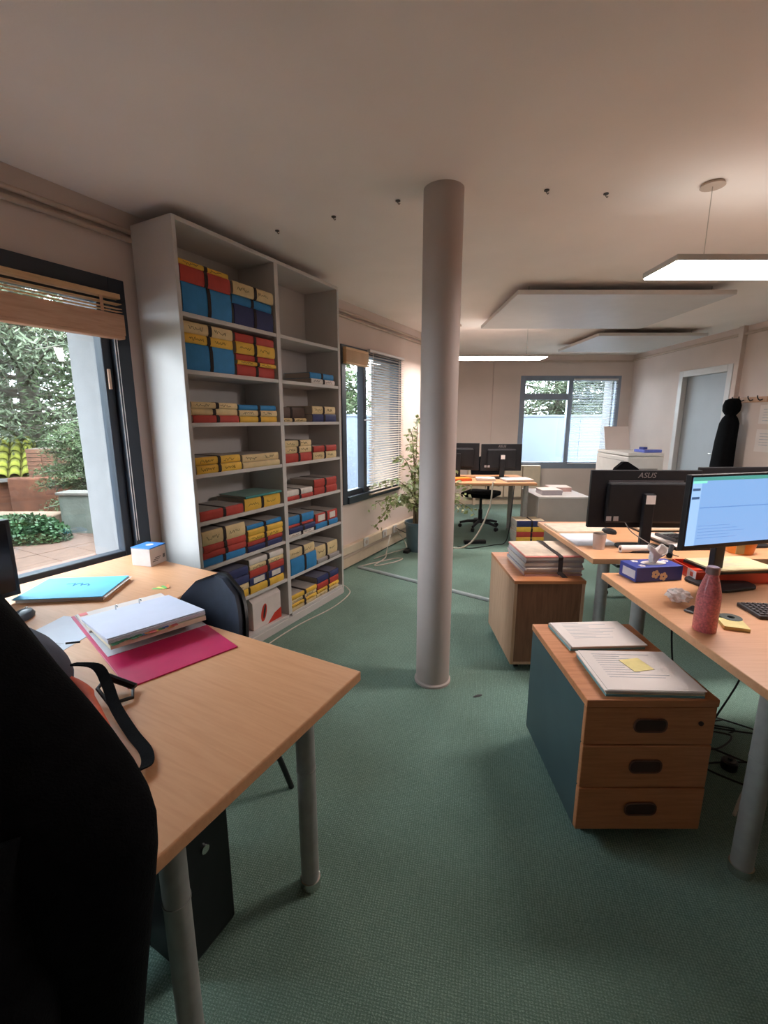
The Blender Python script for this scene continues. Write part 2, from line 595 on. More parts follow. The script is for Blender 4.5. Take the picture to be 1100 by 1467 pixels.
# window 1: large fixed pane next to the bookcase
w1 = thingW('window_1', None, None, W1[1], 0)
struct(w1, 'dark framed window over the beech desk with a garden view', 'window')
s0, s1, z0, z1 = W1
L = s0 - s1
bx('frame_post', -0.10, 0.012, -0.085, 0, z0, z1, M_FRAME, w1, 0.004)
bx('frame_post', -0.10, 0.012, L, L + 0.085, z0, z1, M_FRAME, w1, 0.004)
bx('frame_head', -0.10, 0.012, L + 0.085, -0.085, z1 - 0.075, z1, M_FRAME, w1, 0.004)
bx('frame_sill', -0.10, 0.03, L + 0.085, -0.085, z0, z0 + 0.06, M_FRAME, w1, 0.004)
bx('sash_stile', -0.085, -0.02, -0.135, -0.086, z0 + 0.061, z1 - 0.076, M_FRAME, w1, 0.006)
bx('sash_stile', -0.085, -0.02, L + 0.086, L + 0.135, z0 + 0.061, z1 - 0.076, M_FRAME, w1, 0.006)
bx('sash_rail', -0.085, -0.02, L + 0.136, -0.136, z0 + 0.061, z0 + 0.10, M_FRAME, w1, 0.006)
bx('sash_rail', -0.085, -0.02, L + 0.136, -0.136, z1 - 0.115, z1 - 0.076, M_FRAME, w1, 0.006)
bx('pane', -0.055, -0.050, L + 0.134, -0.134, z0 + 0.098, z1 - 0.113, GLASS, w1)
bx('outer_reveal', -0.38, -0.101, -0.10, 0.0, z0, z1, M_REVEAL, w1)
bx('outer_sill', -0.40, -0.101, L, -0.10, z0 - 0.04, z0 + 0.02, pm('terracotta_sill', (112, 80, 66), 0.8, 0.15, 12, 0.2, 60), w1)
MB().box(-0.019, -0.008, -0.122, -0.108, 1.60, 1.70).build('hinge', pm('pale_hinge', (226, 186, 160), 0.4), w1, bevel=0.002)

# raised wooden blind of window 1
M_BLW = wood('blind_wood', (226, 184, 138), (210, 164, 120), axis=1, rough=0.6)
M_BLW2 = wood('blind_wood_brown', (214, 168, 138), (198, 150, 120), axis=1, rough=0.6)
bl = thingW('wooden_blind', 'raised wooden slat blind bunched at the top of the dark framed desk window', 'blind', W1[1] - 0.055, 0.03, 0)
bx('head_rail', -0.014, 0.026, -1.92, 0, 2.035, 2.06, M_BLW, bl, 0.003)
sl = bx('slat', -0.016, 0.03, -1.92, 0, -0.0015, 0.0015, M_BLW, bl)
sl.location = (0, 0, 2.012)
for z in (1.992, 1.978):
    share(sl, bl, (0, 0, z), (0, 0.12, 0))
for k in range(22):
    share(sl, bl, (random.uniform(-0.001, 0.002), 0, 1.868 + k * 0.0044), (0, random.uniform(-0.04, 0.04), 0))
bx('bottom_rail', -0.018, 0.034, -1.92, 0.0, 1.845, 1.863, M_BLW2, bl, 0.004)
bx('valance', 0.031, 0.036, -1.92, 0.003, 1.862, 1.962, M_BLW2, bl, 0.002)
for s in (-0.10, -1.0, -1.8):
    MB().box(0.030, 0.0305, s - 0.008, s + 0.008, 1.965, 2.035).build('ladder_tape', M_BLW2, bl)
cords(bl, -0.052, 0.022, 0.80, 1.85)

# window 2: behind the bookcase, left half open to view, right half behind a venetian blind
w2 = thingW('window_2', None, None, W2[0], 0)
struct(w2, 'dark framed window between the bookcase and the ficus', 'window')
s0, s1, z0, z1 = W2
L = s1 - s0
bx('frame_post', -0.10, 0.012, 0, 0.07, z0, z1, M_FRAME, w2, 0.004)
bx('frame_post', -0.10, 0.012, L - 0.07, L, z0, z1, M_FRAME, w2, 0.004)
bx('frame_head', -0.10, 0.012, 0.07, L - 0.07, z1 - 0.06, z1, M_FRAME, w2, 0.004)
bx('frame_sill', -0.10, 0.03, 0.07, L - 0.07, z0, z0 + 0.07, M_FRAME, w2, 0.004)
bx('mullion', -0.075, 0.0, 0.395, 0.455, z0 + 0.07, z1 - 0.06, M_FRAME, w2, 0.004)
bx('sash_rail', -0.085, -0.02, 0.07, 0.395, z0 + 0.07, z0 + 0.12, M_FRAME, w2, 0.005)
bx('sash_rail', -0.085, -0.02, 0.455, L - 0.07, z0 + 0.07, z0 + 0.12, M_FRAME, w2, 0.005)
bx('pane', -0.055, -0.050, 0.07, 0.395, z0 + 0.12, z1 - 0.06, GLASS, w2)
bx('pane', -0.055, -0.050, 0.455, L - 0.07, z0 + 0.12, z1 - 0.06, GLASS, w2)
bx('outer_reveal', -0.38, -0.101, L - 0.012, L + 0.10, z0, z1, M_REVEAL, w2)
MB().tube([(0.0, 0.41, 1.44), (0.03, 0.41, 1.44), (0.035, 0.43, 1.44), (0.035, 0.50, 1.44)], 0.007).build('window_handle', M_WHITE, w2, smooth=True)
# its two blinds
M_SLAT = pm('venetian_slat', (196, 176, 158), 0.5, 0.04, 8)
b2 = thingW('wooden_blind', 'raised beige slat blind bunched over the clear half of the far left window', 'blind', W2[0] + 0.02, 0.02, 0)
bx('head_rail', -0.006, 0.03, 0, 0.40, 2.06, 2.085, M_BLW, b2, 0.003)
sl2 = bx('slat', -0.006, 0.032, 0, 0.40, -0.0015, 0.0015, M_BLW, b2)
sl2.location = (0, 0, 1.965)
for k in range(1, 20):
    share(sl2, b2, (0, 0, 1.965 + k * 0.0048))
bx('bottom_rail', -0.006, 0.032, 0, 0.40, 1.942, 1.960, M_BLW, b2, 0.003)
b3 = thingW('venetian_blind', 'lowered venetian blind with half open slats beside the ficus', 'blind', W2[0] + 0.44, 0.035, 0)
LB = L - 0.45 + 0.01
bx('head_rail', -0.015, 0.02, 0, LB, 2.09, 2.115, M_WHITE, b3, 0.003)
sl3 = bx('slat', -0.0125, 0.0125, 0, LB, -0.0006, 0.0006, M_SLAT, b3)
sl3.location = (0.002, 0, 2.075)
sl3.rotation_euler = (0, math.radians(24), 0)
NS = 54
for k in range(1, NS):
    share(sl3, b3, (0.002, 0, 2.075 - k * 0.0255), (0, math.radians(24), 0))
bx('bottom_rail', -0.012, 0.016, 0, LB, 0.676, 0.690, M_SLAT, b3, 0.003)
cords(b3, 0.05, 0.022, 0.80, 2.09)
cords(b3, 0.62, 0.022, 0.69, 2.09)

# window 3 in the back wall
w3 = thing('window_3', None, None, (WB[0], BACK_Y, 0))
struct(w3, 'grey framed window in the back wall with a transom', 'window')
L = WB[1] - WB[0]; z0, z1 = WB[2], WB[3]
def b3x(n, x0, x1, za, zb, y0=0.0, y1=0.08, mat=None):
    return bx(n, x0, x1, y0, y1, za, zb, mat or M_FRAME2, w3, 0.004)
b3x('frame_post', 0, 0.085, z0, z1); b3x('frame_post', L - 0.08, L, z0, z1)
b3x('frame_head', 0.085, L - 0.08, z1 - 0.08, z1); b3x('frame_sill', 0.085, L - 0.08, z0, z0 + 0.11)
b3x('mullion', 0.80, 0.875, z0 + 0.11, z1 - 0.08)
b3x('transom', 0.085, 0.80, 1.765, 1.865)
b3x('pane', 0.085, 0.80, z0 + 0.11, 1.765, 0.04, 0.045, GLASS)
b3x('pane', 0.085, 0.80, 1.865, z1 - 0.08, 0.04, 0.045, GLASS)
b3x('pane', 0.875, L - 0.08, z0 + 0.11, z1 - 0.08, 0.04, 0.045, GLASS)
bx('outer_reveal', L - 0.10, L, 0.081, 0.36, z0, z1, M_REVEAL, w3)
b4 = thing('venetian_blind', 'lowered white venetian blind over the right pane of the back window', 'blind', (WB[0] + 0.87, BACK_Y - 0.028, 0))
LB = L - 0.87 - 0.07
bx('head_rail', 0, LB, -0.018, 0.018, 2.075, 2.10, M_WHITE, b4, 0.003)
sl4 = bx('slat', 0, LB, -0.0125, 0.0125, -0.0006, 0.0006, pm('white_slat', (226, 228, 232), 0.5, 0.03, 8), b4)
sl4.location = (0, 0, 2.06)
sl4.rotation_euler = (math.radians(-14), 0, 0)
for k in range(1, 53):
    share(sl4, b4, (0, 0, 2.06 - k * 0.0255), (math.radians(-14), 0, 0))
bx('bottom_rail', 0, LB, -0.014, 0.014, 0.70, 0.715, M_WHITE, b4, 0.003)

# ceiling hooks
for x, y, lb in ((-0.261, 2.608, 'small dark hook in the ceiling just right of the bookcase top'), (0.067, 2.433, 'small dark hook in the ceiling left of the pillar top'),
                 (-0.595, 2.786, 'tiny dark hook in the ceiling above the bookcase edge'),
                 (0.747, 2.331, 'small dark ceiling hook nearest the pillar on its right'), (1.035, 2.364, 'small dark ceiling hook midway between pillar and lamp cable')):
    h = MB().lathe([(0.012, H - 0.004), (0.012, H - 0.0005)], x, y, 12)
    h.tube([(x, y, H - 0.003), (x, y, H - 0.012), (x + 0.006, y, H - 0.018), (x + 0.010, y, H - 0.012)], 0.002, 6)
    tag(h.build('ceiling_hook', pm('hook_metal', (70, 62, 58), 0.5), smooth=True), lb, 'hook')

# ================================================================== BOOKCASE
BS0, BS1, BD, BH = -3.80, -2.38, 0.335, 2.415
bc = thingW('bookcase', 'tall white two bay bookcase full of strapped folders against the window wall', 'bookcase', BS0, 0.02)
BW = BS1 - BS0
DIV = 0.735
T = 0.022
bx('side_panel', 0, BD - 0.02, 0, T, 0, BH, M_WHITE, bc, 0.002)
bx('side_panel', 0, BD - 0.02, BW - T, BW, 0, BH, M_WHITE, bc, 0.002)
bx('divider', 0.012, BD - 0.02, DIV - T, DIV + T * 0.6, 0.075, BH - T, M_WHITE, bc, 0.002)
bx('top_panel', 0, BD - 0.02, T, BW - T, BH - T, BH, M_WHITE, bc, 0.002)
bx('back_panel', 0, 0.010, T, BW - T, 0.05, BH - T, M_WHITE, bc)
bx('plinth', 0.02, BD - 0.015, T, BW - T, 0, 0.052, M_WHITE, bc, 0.002)
LEV = [1.98, 1.70, 1.43, 1.155, 0.89, 0.625, 0.35, 0.075]
for z in LEV:
    for a, b in ((T, DIV - T), (DIV + T * 0.6, BW - T)):
        bx('shelf', 0.011, BD - 0.022, a, b, z - T, z, M_WHITE, bc, 0.002)

CC = {'blue': (52, 132, 190), 'navy': (52, 58, 104), 'red': (184, 66, 56), 'cream': (222, 196, 148), 'yellow': (232, 184, 72),
      'white': (224, 214, 206), 'grey': (158, 150, 148), 'teal': (70, 140, 136), 'brown': (96, 78, 72), 'pink': (214, 120, 112)}
def cmat(c):
    return pm('card_' + c, CC[c], 0.65, 0.07, 22, 0.05, 90)
def bmat(c):
    r = CC[c]
    k = 0.5
    return pm('board_' + c, tuple(int(r[i] * (1 - k) + (196, 184, 174)[i] * k) for i in range(3)), 0.75, 0.08, 20)
M_INK = pm('dark_ink', (58, 50, 52), 0.8)
_fc = {}
def spine_mesh(w, h):
    """outside of a soft cardboard spine: bulging, rounded corners"""
    n = 7
    prof = []
    for i in range(n + 1):
        t = i / n
        prof.append((0.006 * (1 - (2 * t - 1) ** 4), h * t))
    m = MB()
    vs = []
    for sgn, off in ((0, 0.0), (1, -0.005)):
        for x, z in prof:
            for y in (0, w * 0.02, w * 0.98, w):
                e = 0.0015 if y in (0, w) else 0
                vs.append((x + off - e, y, z))
    N = (n + 1) * 4
    fs = []
    for i in range(n):
        for k in range(3):
            a = i * 4 + k
            fs.append((a, a + 1, a + 5, a + 4))
            fs.append((N + a, N + a + 4, N + a + 5, N + a + 1))
    for i in range(n):
        fs.append((i * 4, (i + 1) * 4, N + (i + 1) * 4, N + i * 4))
        fs.append((i * 4 + 3, N + i * 4 + 3, N + (i + 1) * 4 + 3, (i + 1) * 4 + 3))
    for k in range(3):
        fs.append((k, N + k, N + k + 1, k + 1))
        q = n * 4 + k
        fs.append((q, q + 1, N + q + 1, N + q))
    return m.add(vs, fs)
def scribble(w, h, rnd, y0, y1):
    """a line of handwriting, too small to read"""
    m = MB()
    pts = []
    n = int((y1 - y0) / 0.0045)
    for i in range(n):
        pts.append((0.0062, y0 + (y1 - y0) * i / n, h * 0.5 + rnd.uniform(-1, 1) * min(0.011, h * 0.25)))
    return m.tube(pts, 0.0011, 4)
ORD = ['bottom', 'second', 'third', 'fourth', 'fifth', 'sixth']
SHELFN = ['top', 'second', 'third', 'fourth', 'fifth', 'sixth', 'seventh', 'bottom']
rnd = random.Random(3)
def folder(s, d, z, w, dep, h, c, label, group, strap=True, rz=0.0, write=None, tagc=None, board=None):
    f = thingW('strapped_folder' if strap else 'card_folder', label, 'folder', s, d, z, rz, group)
    sp = spine_mesh(w, h).build('spine', cmat(c), f, smooth=True)
    bc_ = board or c
    MB().box(-dep, -0.004, 0, w, 0, 0.003).build('back_cover', bmat(bc_), f)
    MB().box(-dep, -0.004, 0, w, h - 0.003, h).build('front_cover', bmat(bc_), f)
    if h > 0.012:
        MB().box(-dep + 0.006, -0.006, 0.005, w - 0.005, 0.003, h - 0.003).build('papers', M_PAGES, f)
    if strap:
        y = w * 0.5 + rnd.uniform(-0.012, 0.012)
        sw = 0.011
        m = MB()
        m.ribbon([(-dep - 0.002, y, -0.000), (-dep - 0.002, y, h + 0.001), (-0.01, y, h + 0.0015), (0.002, y, h), (0.008, y, h * 0.8), (0.0085, y, h * 0.5), (0.008, y, h * 0.2), (0.002, y, 0.0004), (-0.01, y, 0.0006), (-dep - 0.002, y, 0.0004)], (0, sw * 2, 0), 0.0015)
        m.build('strap', M_STRAP, f)
    if tagc:
        MB().box(0.0062, 0.0072, w * 0.10, w * 0.40, h * 0.2, h * 0.85).build('paper_label', cmat(tagc), f)
        MB().box(0.0062, 0.0072, w * 0.62, w * 0.88, h * 0.2, h * 0.85).build('paper_label', cmat(tagc), f)
    if write is None:
        write = c in ('cream', 'yellow', 'white') and rnd.random() < 0.75
    if write:
        scribble(w, h, rnd, w * 0.08, w * 0.38).build('handwriting', M_INK, f)
        scribble(w, h, rnd, w * 0.60, w * 0.86).build('handwriting', M_INK, f)
    return f
BAYS = {'left': (BS0 + T + 0.006, 0.332), 'right': (BS0 + DIV + T * 0.6 + 0.004, 0.305)}
STACKS = [
    ('left', 0, 'left', [('blue', .145), ('red', .078), ('yellow', .03)]),
    ('left', 0, 'right', [('navy', .11), ('blue', .05), ('cream', .068)]),
    ('left', 1, 'left', [('blue', .135), ('yellow', .048), ('cream', .058)]),
    ('left', 1, 'right', [('red', .062), ('yellow', .024), ('red', .036), ('yellow', .066), ('red', .046)]),
    ('left', 2, 'left', [('red', .040), ('cream', .036), ('cream', .034)]),
    ('left', 2, 'right', [('yellow', .036), ('cream', .036), ('blue', .032)]),
    ('left', 3, 'left', [('yellow', .046), ('yellow', .044)]),
    ('left', 3, 'right', [('cream', .036), ('cream', .046)]),
    ('left', 4, 'left', [('red', .056)]),
    ('left', 4, 'right', [('yellow', .078), ('teal', .016)]),
    ('left', 5, 'left', [('blue', .046), ('red', .038), ('red', .042), ('cream', .082)]),
    ('left', 5, 'right', [('navy', .038), ('red', .032), ('yellow', .034), ('yellow', .040), ('blue', .030)]),
    ('left', 6, 'left', [('yellow', .050), ('cream', .042), ('navy', .052), ('navy', .056)]),
    ('left', 6, 'right', [('yellow', .050), ('navy', .056), ('red', .050), ('cream', .032), ('white', .040)]),
    ('right', 1, 'right', [('white', .036), ('blue', .042)]),
    ('right', 2, 'left', [('cream', .026), ('brown', .075)]),
    ('right', 2, 'right', [('navy', .056), ('cream', .056)]),
    ('right', 3, 'left', [('red', .062), ('cream', .044), ('cream', .044)]),
    ('right', 3, 'right', [('cream', .054), ('red', .046)]),
    ('right', 4, 'left', [('red', .030), ('white', .042)]),
    ('right', 4, 'right', [('red', .056), ('red', .060)]),
    ('right', 5, 'left', [('white', .030), ('navy', .040), ('red', .022), ('blue', .060)]),
    ('right', 5, 'right', [('blue', .044), ('red', .074)]),
    ('right', 6, 'left', [('blue', .122), ('cream', .066)]),
    ('right', 6, 'right', [('grey', .036), ('cream', .100)]),
    ('right', 7, 'left', [('cream', .030), ('yellow', .028), ('cream', .030), ('yellow', .036)]),
    ('right', 7, 'right', [('cream', .030), ('yellow', .030), ('red', .050), ('navy', .052)]),
]
for bay, lv, pile, items in STACKS:
    sa, pw = BAYS[bay]
    wfold = pw - 0.012
    off = 0 if pile == 'left' else pw + (0.004 if bay == 'left' else 0.002)
    z = LEV[lv]
    for i, (c, h) in enumerate(items):
        where = 'alone' if len(items) == 1 else ('at the bottom' if i == 0 else ('on top' if i == len(items) - 1 else ORD[i] + ' from the bottom'))
        lab = '%s folder, %s of the %s pile, %s shelf, bookcase %s bay' % (c, where, pile, SHELFN[lv], bay)
        if len(items) == 1:
            lab = 'single %s folder lying on the %s side, %s shelf, bookcase %s bay' % (c, pile, SHELFN[lv], bay)
        dd = 0.315 - rnd.uniform(0.004, 0.018)
        loose = (bay, lv, pile) in (('left', 3, 'right'), ) or c == 'teal'
        if (bay, lv, pile) == ('right', 2, 'left'):
            dd -= 0.05
        folder(sa + off + rnd.uniform(0, 0.008), 0.02 + dd, z, wfold, 0.235 + rnd.uniform(-0.01, 0.015), h - 0.0008, c, lab, 'strapped folders in the bookcase',
               strap=not loose, rz=rnd.uniform(-0.015, 0.015), tagc='white' if (bay, lv, pile, c) in (('right', 5, 'right', 'red'), ('left', 6, 'right', 'navy'), ('right', 4, 'left', 'white')) else None,
               board='grey' if lv >= 3 and c in ('red', 'cream', 'blue', 'yellow') else None)
        z += h
# white carton with a red picture on the bottom shelf
cb = thingW('carton', 'white carton with a red pen picture on the bookcase bottom shelf', 'box', BS0 + 0.40, 0.30, LEV[7])
MB().prism([(-0.25, 0), (0, 0), (0, 0.27), (-0.25, 0.27)], 0.0, 0.19).build('body', pm('carton_white', (228, 214, 208), 0.6, 0.04), cb, bevel=0.003)
MB().add([(0.0, 0, 0.19), (-0.06, 0, 0.235), (-0.25, 0, 0.235), (-0.25, 0, 0.19), (0.0, 0.27, 0.19), (-0.06, 0.27, 0.235), (-0.25, 0.27, 0.235), (-0.25, 0.27, 0.19)],
         [(0, 1, 2, 3), (4, 7, 6, 5), (0, 4, 5, 1), (1, 5, 6, 2), (2, 6, 7, 3), (0, 3, 7, 4)]).build('flap_top', MATS['carton_white'], cb)
m = MB()
m.prism([(0.001, 0), (0.002, 0), (0.002, 0.001), (0.001, 0.001)], 0, 0.001)
def disc_yz(cy, cz, ry, rz_, x, tilt=0, n=20):
    vs = [(x, cy, cz)]
    for i in range(n):
        a = 2 * PI * i / n
        yy, zz = ry * math.cos(a), rz_ * math.sin(a)
        vs.append((x, cy + yy * math.cos(tilt) - zz * math.sin(tilt), cz + yy * math.sin(tilt) + zz * math.cos(tilt)))
    return MB().add(vs, [(0, 1 + i, 1 + (i + 1) % n) for i in range(n)])
MR = pm('print_red', (206, 62, 44), 0.6)
disc_yz(0.10, 0.095, 0.026, 0.062, 0.0015, -0.25).build('red_print', MR, cb)
disc_yz(0.105, 0.10, 0.010, 0.048, 0.0025, -0.25).build('black_print', M_INK, cb)
MB().add([(0.0012, 0.13, 0.0), (0.0012, 0.27, 0.0), (0.0012, 0.27, 0.075), (0.0012, 0.20, 0.055)], [(0, 1, 2, 3)]).build('red_print', MR, cb)
rb = thingW('file_box', 'red and grey file box beside the white carton, bookcase bottom shelf', 'box', BS0 + 0.20, 0.27, LEV[7])
MB().box(-0.22, 0, 0, 0.17, 0.0, 0.075).build('body', cmat('red'), rb, bevel=0.002)
MB().box(-0.22, 0.001, -0.001, 0.171, 0.075, 0.17).build('sleeve', cmat('grey'), rb, bevel=0.002)
# white mains cable along its foot
xy = lambda s, d, z: (*W(s, d), z)
tag(MB().tube(smoothpath([xy(-2.36, 0.30, 0.06), xy(-2.345, 0.345, 0.03), xy(-2.40, 0.40, 0.005), xy(-2.7, 0.44, 0.005), xy(-3.1, 0.40, 0.005), xy(-3.5, 0.42, 0.005), xy(-3.9, 0.5, 0.005)], 8), 0.0045, 8).build('mains_cable', pm('white_cable', (206, 196, 182), 0.5), smooth=True),
    'thin white cable trailing on the carpet along the bookcase foot', 'cable')

# ================================================================== LEFT DESK
DZ = 0.735
ld = thingW('corner_desk', 'beech L-shaped desk with round grey legs under the near window', 'desk', -4.6, 1.0)
def dp(d, s):
    return (d - 1.0, s + 4.6)
poly = [dp(0.06, -5.12), dp(1.75, -5.12), dp(1.75, -4.41)] + [dp(*p) for p in ((0.95, -4.41), (0.88, -4.40), (0.83, -4.36), (0.80, -4.28))] + [dp(0.80, -4.0), dp(0.06, -4.0)]
MB().prism(poly, DZ - 0.030, DZ).build('desktop', M_DESK, ld, bevel=0.004, seg=2)
def leg(par, x, y, top, r=0.028):
    l = MB().lathe([(r, 0.03), (r, top)], x, y, 24).build('leg', M_LEG, par, smooth=True)
    MB().lathe([(r * 0.9, 0.0), (r * 1.12, 0.0), (r * 1.15, 0.008), (r * 1.12, 0.030), (r * 0.9, 0.032)], x, y, 24).build('foot_ring', M_CHROME, l, smooth=True)
    MB().lathe([(r, top * 0.60), (r * 1.06, top * 0.60), (r * 1.06, top * 0.60 + 0.006), (r, top * 0.60 + 0.006)], x, y, 24, cap=False).build('leg_collar', M_LEG, l, smooth=True)
    return l
for d, s in ((1.612, -4.505), (1.600, -4.94), (0.16, -4.08), (0.16, -5.0)):
    leg(ld, *dp(d, s), DZ - 0.0305)
bx('apron', *(dp(0.25, 0)[0], dp(1.5, 0)[0]), dp(0, -4.72)[1], dp(0, -4.70)[1], 0.60, DZ - 0.031, M_LEG, ld)

# PC tower under the desk
pc = thingW('computer_tower', 'black computer tower standing on the carpet under the corner desk', 'computer', -4.78, 1.28)
bx('case', -0.20, 0.20, -0.085, 0.085, 0.012, 0.415, M_BLACK, pc, 0.006)
bx('front_bezel', 0.2005, 0.208, -0.08, 0.08, 0.03, 0.40, M_BLACK, pc, 0.004)
MB().cyl(0, 0, 0, 0.004, 0.012, n=14).build('power_button', M_CHROME, pc, loc=(0.209, 0, 0.34), rot=(0, PI / 2, 0))
for x in (-0.15, 0.15):
    bx('foot', x - 0.02, x + 0.02, -0.08, 0.08, 0, 0.012, M_BLACK, pc)

# small tissue carton by the window
tb_ = thingW('bulb_carton', 'small white and blue carton at the window end of the corner desk', 'box', -4.06, 0.285, DZ, 0.25)
bx('body', -0.055, 0.055, -0.055, 0.055, 0, 0.088, pm('carton_grey', (206, 192, 186), 0.6, 0.05), tb_, 0.002)
bx('blue_lid', -0.056, 0.056, -0.056, 0.056, 0.0885, 0.094, pm('carton_blue', (62, 128, 204), 0.5, 0.05), tb_, 0.002)
disc = MB().lathe([(0.018, 0.0945), (0.018, 0.0955)], 0.005, 0.005, 18).build('white_spot', M_PAPER, tb_)
for k, (a, b) in enumerate(((-0.012, 0.0), (-0.004, 0.012), (0.006, 0.022))):
    bx('print_line', 0.0551, 0.0556, -0.03 + a, -0.005 + b, 0.02 + k * 0.008, 0.023 + k * 0.008, M_INK, tb_)
for k in range(4):
    bx('barcode_bar', 0.0551, 0.0556, 0.03 + k * 0.004, 0.032 + k * 0.004, 0.025, 0.045, M_INK, tb_)

# blue folder of papers
bf = thingW('document_wallet', 'light blue document wallet with papers lying beside the monitor', 'folder', -4.46, 0.37, DZ, math.radians(35))
mbl = pm('card_lightblue', (96, 188, 232), 0.6, 0.06, 14)
bx('back_cover', -0.17, 0.17, -0.125, 0.125, 0.0, 0.003, pm('kraft', (196, 150, 112), 0.7), bf)
bx('papers', -0.16, 0.165, -0.115, 0.122, 0.003, 0.018, M_PAGES, bf)
bx('front_cover', -0.17, 0.165, -0.122, 0.125, 0.0185, 0.0215, mbl, bf, 0.001)
bx('inner_sheet', -0.165, 0.176, -0.118, 0.129, 0.0145, 0.0155, M_PAPER, bf)
m = MB(); rr = random.Random(5)
m.tube([(-0.05 + i * 0.006, 0.03 + rr.uniform(-0.02, 0.02), 0.022) for i in range(18)], 0.0010, 4)
m.build('handwriting', pm('blue_ink', (70, 120, 170), 0.8), bf)

# monitor at the left edge
ml = thingW('desk_monitor', 'dark screened monitor at the window end of the corner desk', 'monitor', -4.885, 0.27, DZ, math.radians(90))
bx('housing', -0.27, 0.27, -0.018, 0.012, 0.03, 0.335, M_BLACK, ml, 0.004)
bx('screen', -0.255, 0.255, -0.0195, -0.0185, 0.05, 0.32, pm('dark_screen', (16, 18, 24), 0.15, 0.05), ml)
bx('stand', -0.03, 0.03, 0.0125, 0.04, 0.012, 0.20, M_BLACK, ml, 0.003)
bx('base', -0.10, 0.10, -0.06, 0.09, 0, 0.012, M_BLACK, ml, 0.004)

# open lever-arch binder
ob = thingW('ring_binder', 'open magenta ring binder with a thick sheaf of white pages', 'binder', -4.545, 0.98, DZ, math.radians(-16))
M_MAG = pm('magenta_board', (196, 40, 92), 0.35, 0.06, 18)
bx('cover_board', -0.32, 0.32, -0.16, 0.16, 0.0, 0.004, M_MAG, ob, 0.001)
bx('cover_lining', -0.318, 0.10, -0.150, 0.157, 0.0042, 0.0055, pm('lining_grey', (206, 206, 212), 0.7), ob)
bx('left_sheet', -0.305, -0.12, -0.148, 0.150, 0.0057, 0.012, M_PAPER, ob)
M_PAGEW = stripes_mat('binder_edges', (222, 222, 232), (170, 170, 182), 90)
def wedge(x0, x1, y0, y1, za0, za1, zb0, zb1):
    vs = [(x0, y0, za0), (x1, y0, zb0), (x1, y1, zb0), (x0, y1, za0), (x0, y0, za1), (x1, y0, zb1), (x1, y1, zb1), (x0, y1, za1)]
    return MB().add(vs, [(0, 3, 2, 1), (4, 5, 6, 7), (0, 1, 5, 4), (1, 2, 6, 5), (2, 3, 7, 6), (3, 0, 4, 7)])
wedge(-0.20, 0.125, -0.145, 0.148, 0.0125, 0.018, 0.035, 0.050).build('lower_pages', pm('cream_pages', (222, 212, 188), 0.8), ob)
wedge(-0.215, 0.118, -0.148, 0.150, 0.0185, 0.024, 0.0515, 0.064).build('upper_pages', M_PAGEW, ob)
wedge(-0.225, 0.112, -0.149, 0.152, 0.0245, 0.026, 0.0645, 0.067).build('top_sheet', pm('binder_sheet', (206, 208, 226), 0.75, 0.02), ob)
rr = random.Random(11)
tabs = ['green', 'blue', 'orange', 'pink', 'yellow']
TC = {'green': (70, 130, 100), 'blue': (70, 110, 170), 'orange': (206, 140, 80), 'pink': (206, 96, 96), 'yellow': (216, 190, 90)}
for k in range(14):
    c = tabs[k % 5] if k > 4 else 'green'
    y = -0.142 + k * 0.0135
    bx('index_tab', 0.100, 0.136 - (k % 4) * 0.003, y, y + 0.019, 0.0506 + (k % 3) * 0.0012, 0.0516 + (k % 3) * 0.0012, pm('tab_' + c, TC[c], 0.5), ob)
for y in (-0.04, 0.04):
    r_ = MB().tube([(-0.21, y, 0.006), (-0.21, y, 0.035)] + [(-0.195 + 0.015 * math.cos(a), y, 0.035 + 0.016 * math.sin(a)) for a in (2.6, 2.0, 1.4, 0.8)], 0.0022, 8)
    r_.build('ring', M_CHROME, ob, smooth=True)
bx('index_flag', -0.303, -0.275, -0.14, -0.115, 0.0125, 0.013, pm('flag_pink', (240, 128, 128), 0.6), ob)

# coloured page flags, single sheet
fl = thingW('page_flags', 'little fan of green and yellow sticky page flags on the corner desk', 'sticky notes', -4.255, 0.655, DZ)
for k, c in enumerate(((120, 200, 110), (232, 226, 120), (120, 200, 110), (238, 150, 100))):
    MB().box(-0.022, 0.022, -0.006, 0.006, 0.0003 + 0.0009 * k, 0.0009 + 0.0009 * k).build('flag', pm('flag%d' % k, c, 0.6), fl, loc=(k * 0.006 - 0.01, k * 0.012 - 0.018, 0), rot=(0, 0, 0.5 - 0.35 * k))
sh = thingW('paper_sheet', 'single white printed sheet lying left of the open binder', 'paper', -4.72, 0.74, DZ, math.radians(20))
bx('sheet', -0.105, 0.105, -0.148, 0.148, 0.0003, 0.0012, pm('bluewhite_paper', (214, 218, 228), 0.8, 0.02), sh)
for k in range(7):
    bx('print_line', 0.02, 0.07, -0.10 + k * 0.010, -0.097 + k * 0.010, 0.0012, 0.0014, pm('print_grey', (172, 172, 180), 0.8), sh)
ms = thingW('computer_mouse', 'dark blue mouse between the blue wallet and the coat', 'mouse', -4.70, 0.48, DZ, 0.6)
MB().lathe([(0.001, 0.0), (0.030, 0.0), (0.032, 0.010), (0.026, 0.024), (0.012, 0.031), (0.001, 0.033)], n=20).build('shell', pm('mouse_blue', (52, 66, 84), 0.3), ms, smooth=True).scale = (1.0, 1.7, 1.0)
bx('wheel', -0.003, 0.003, 0.020, 0.034, 0.026, 0.0335, M_CHROME, ms, 0.002)

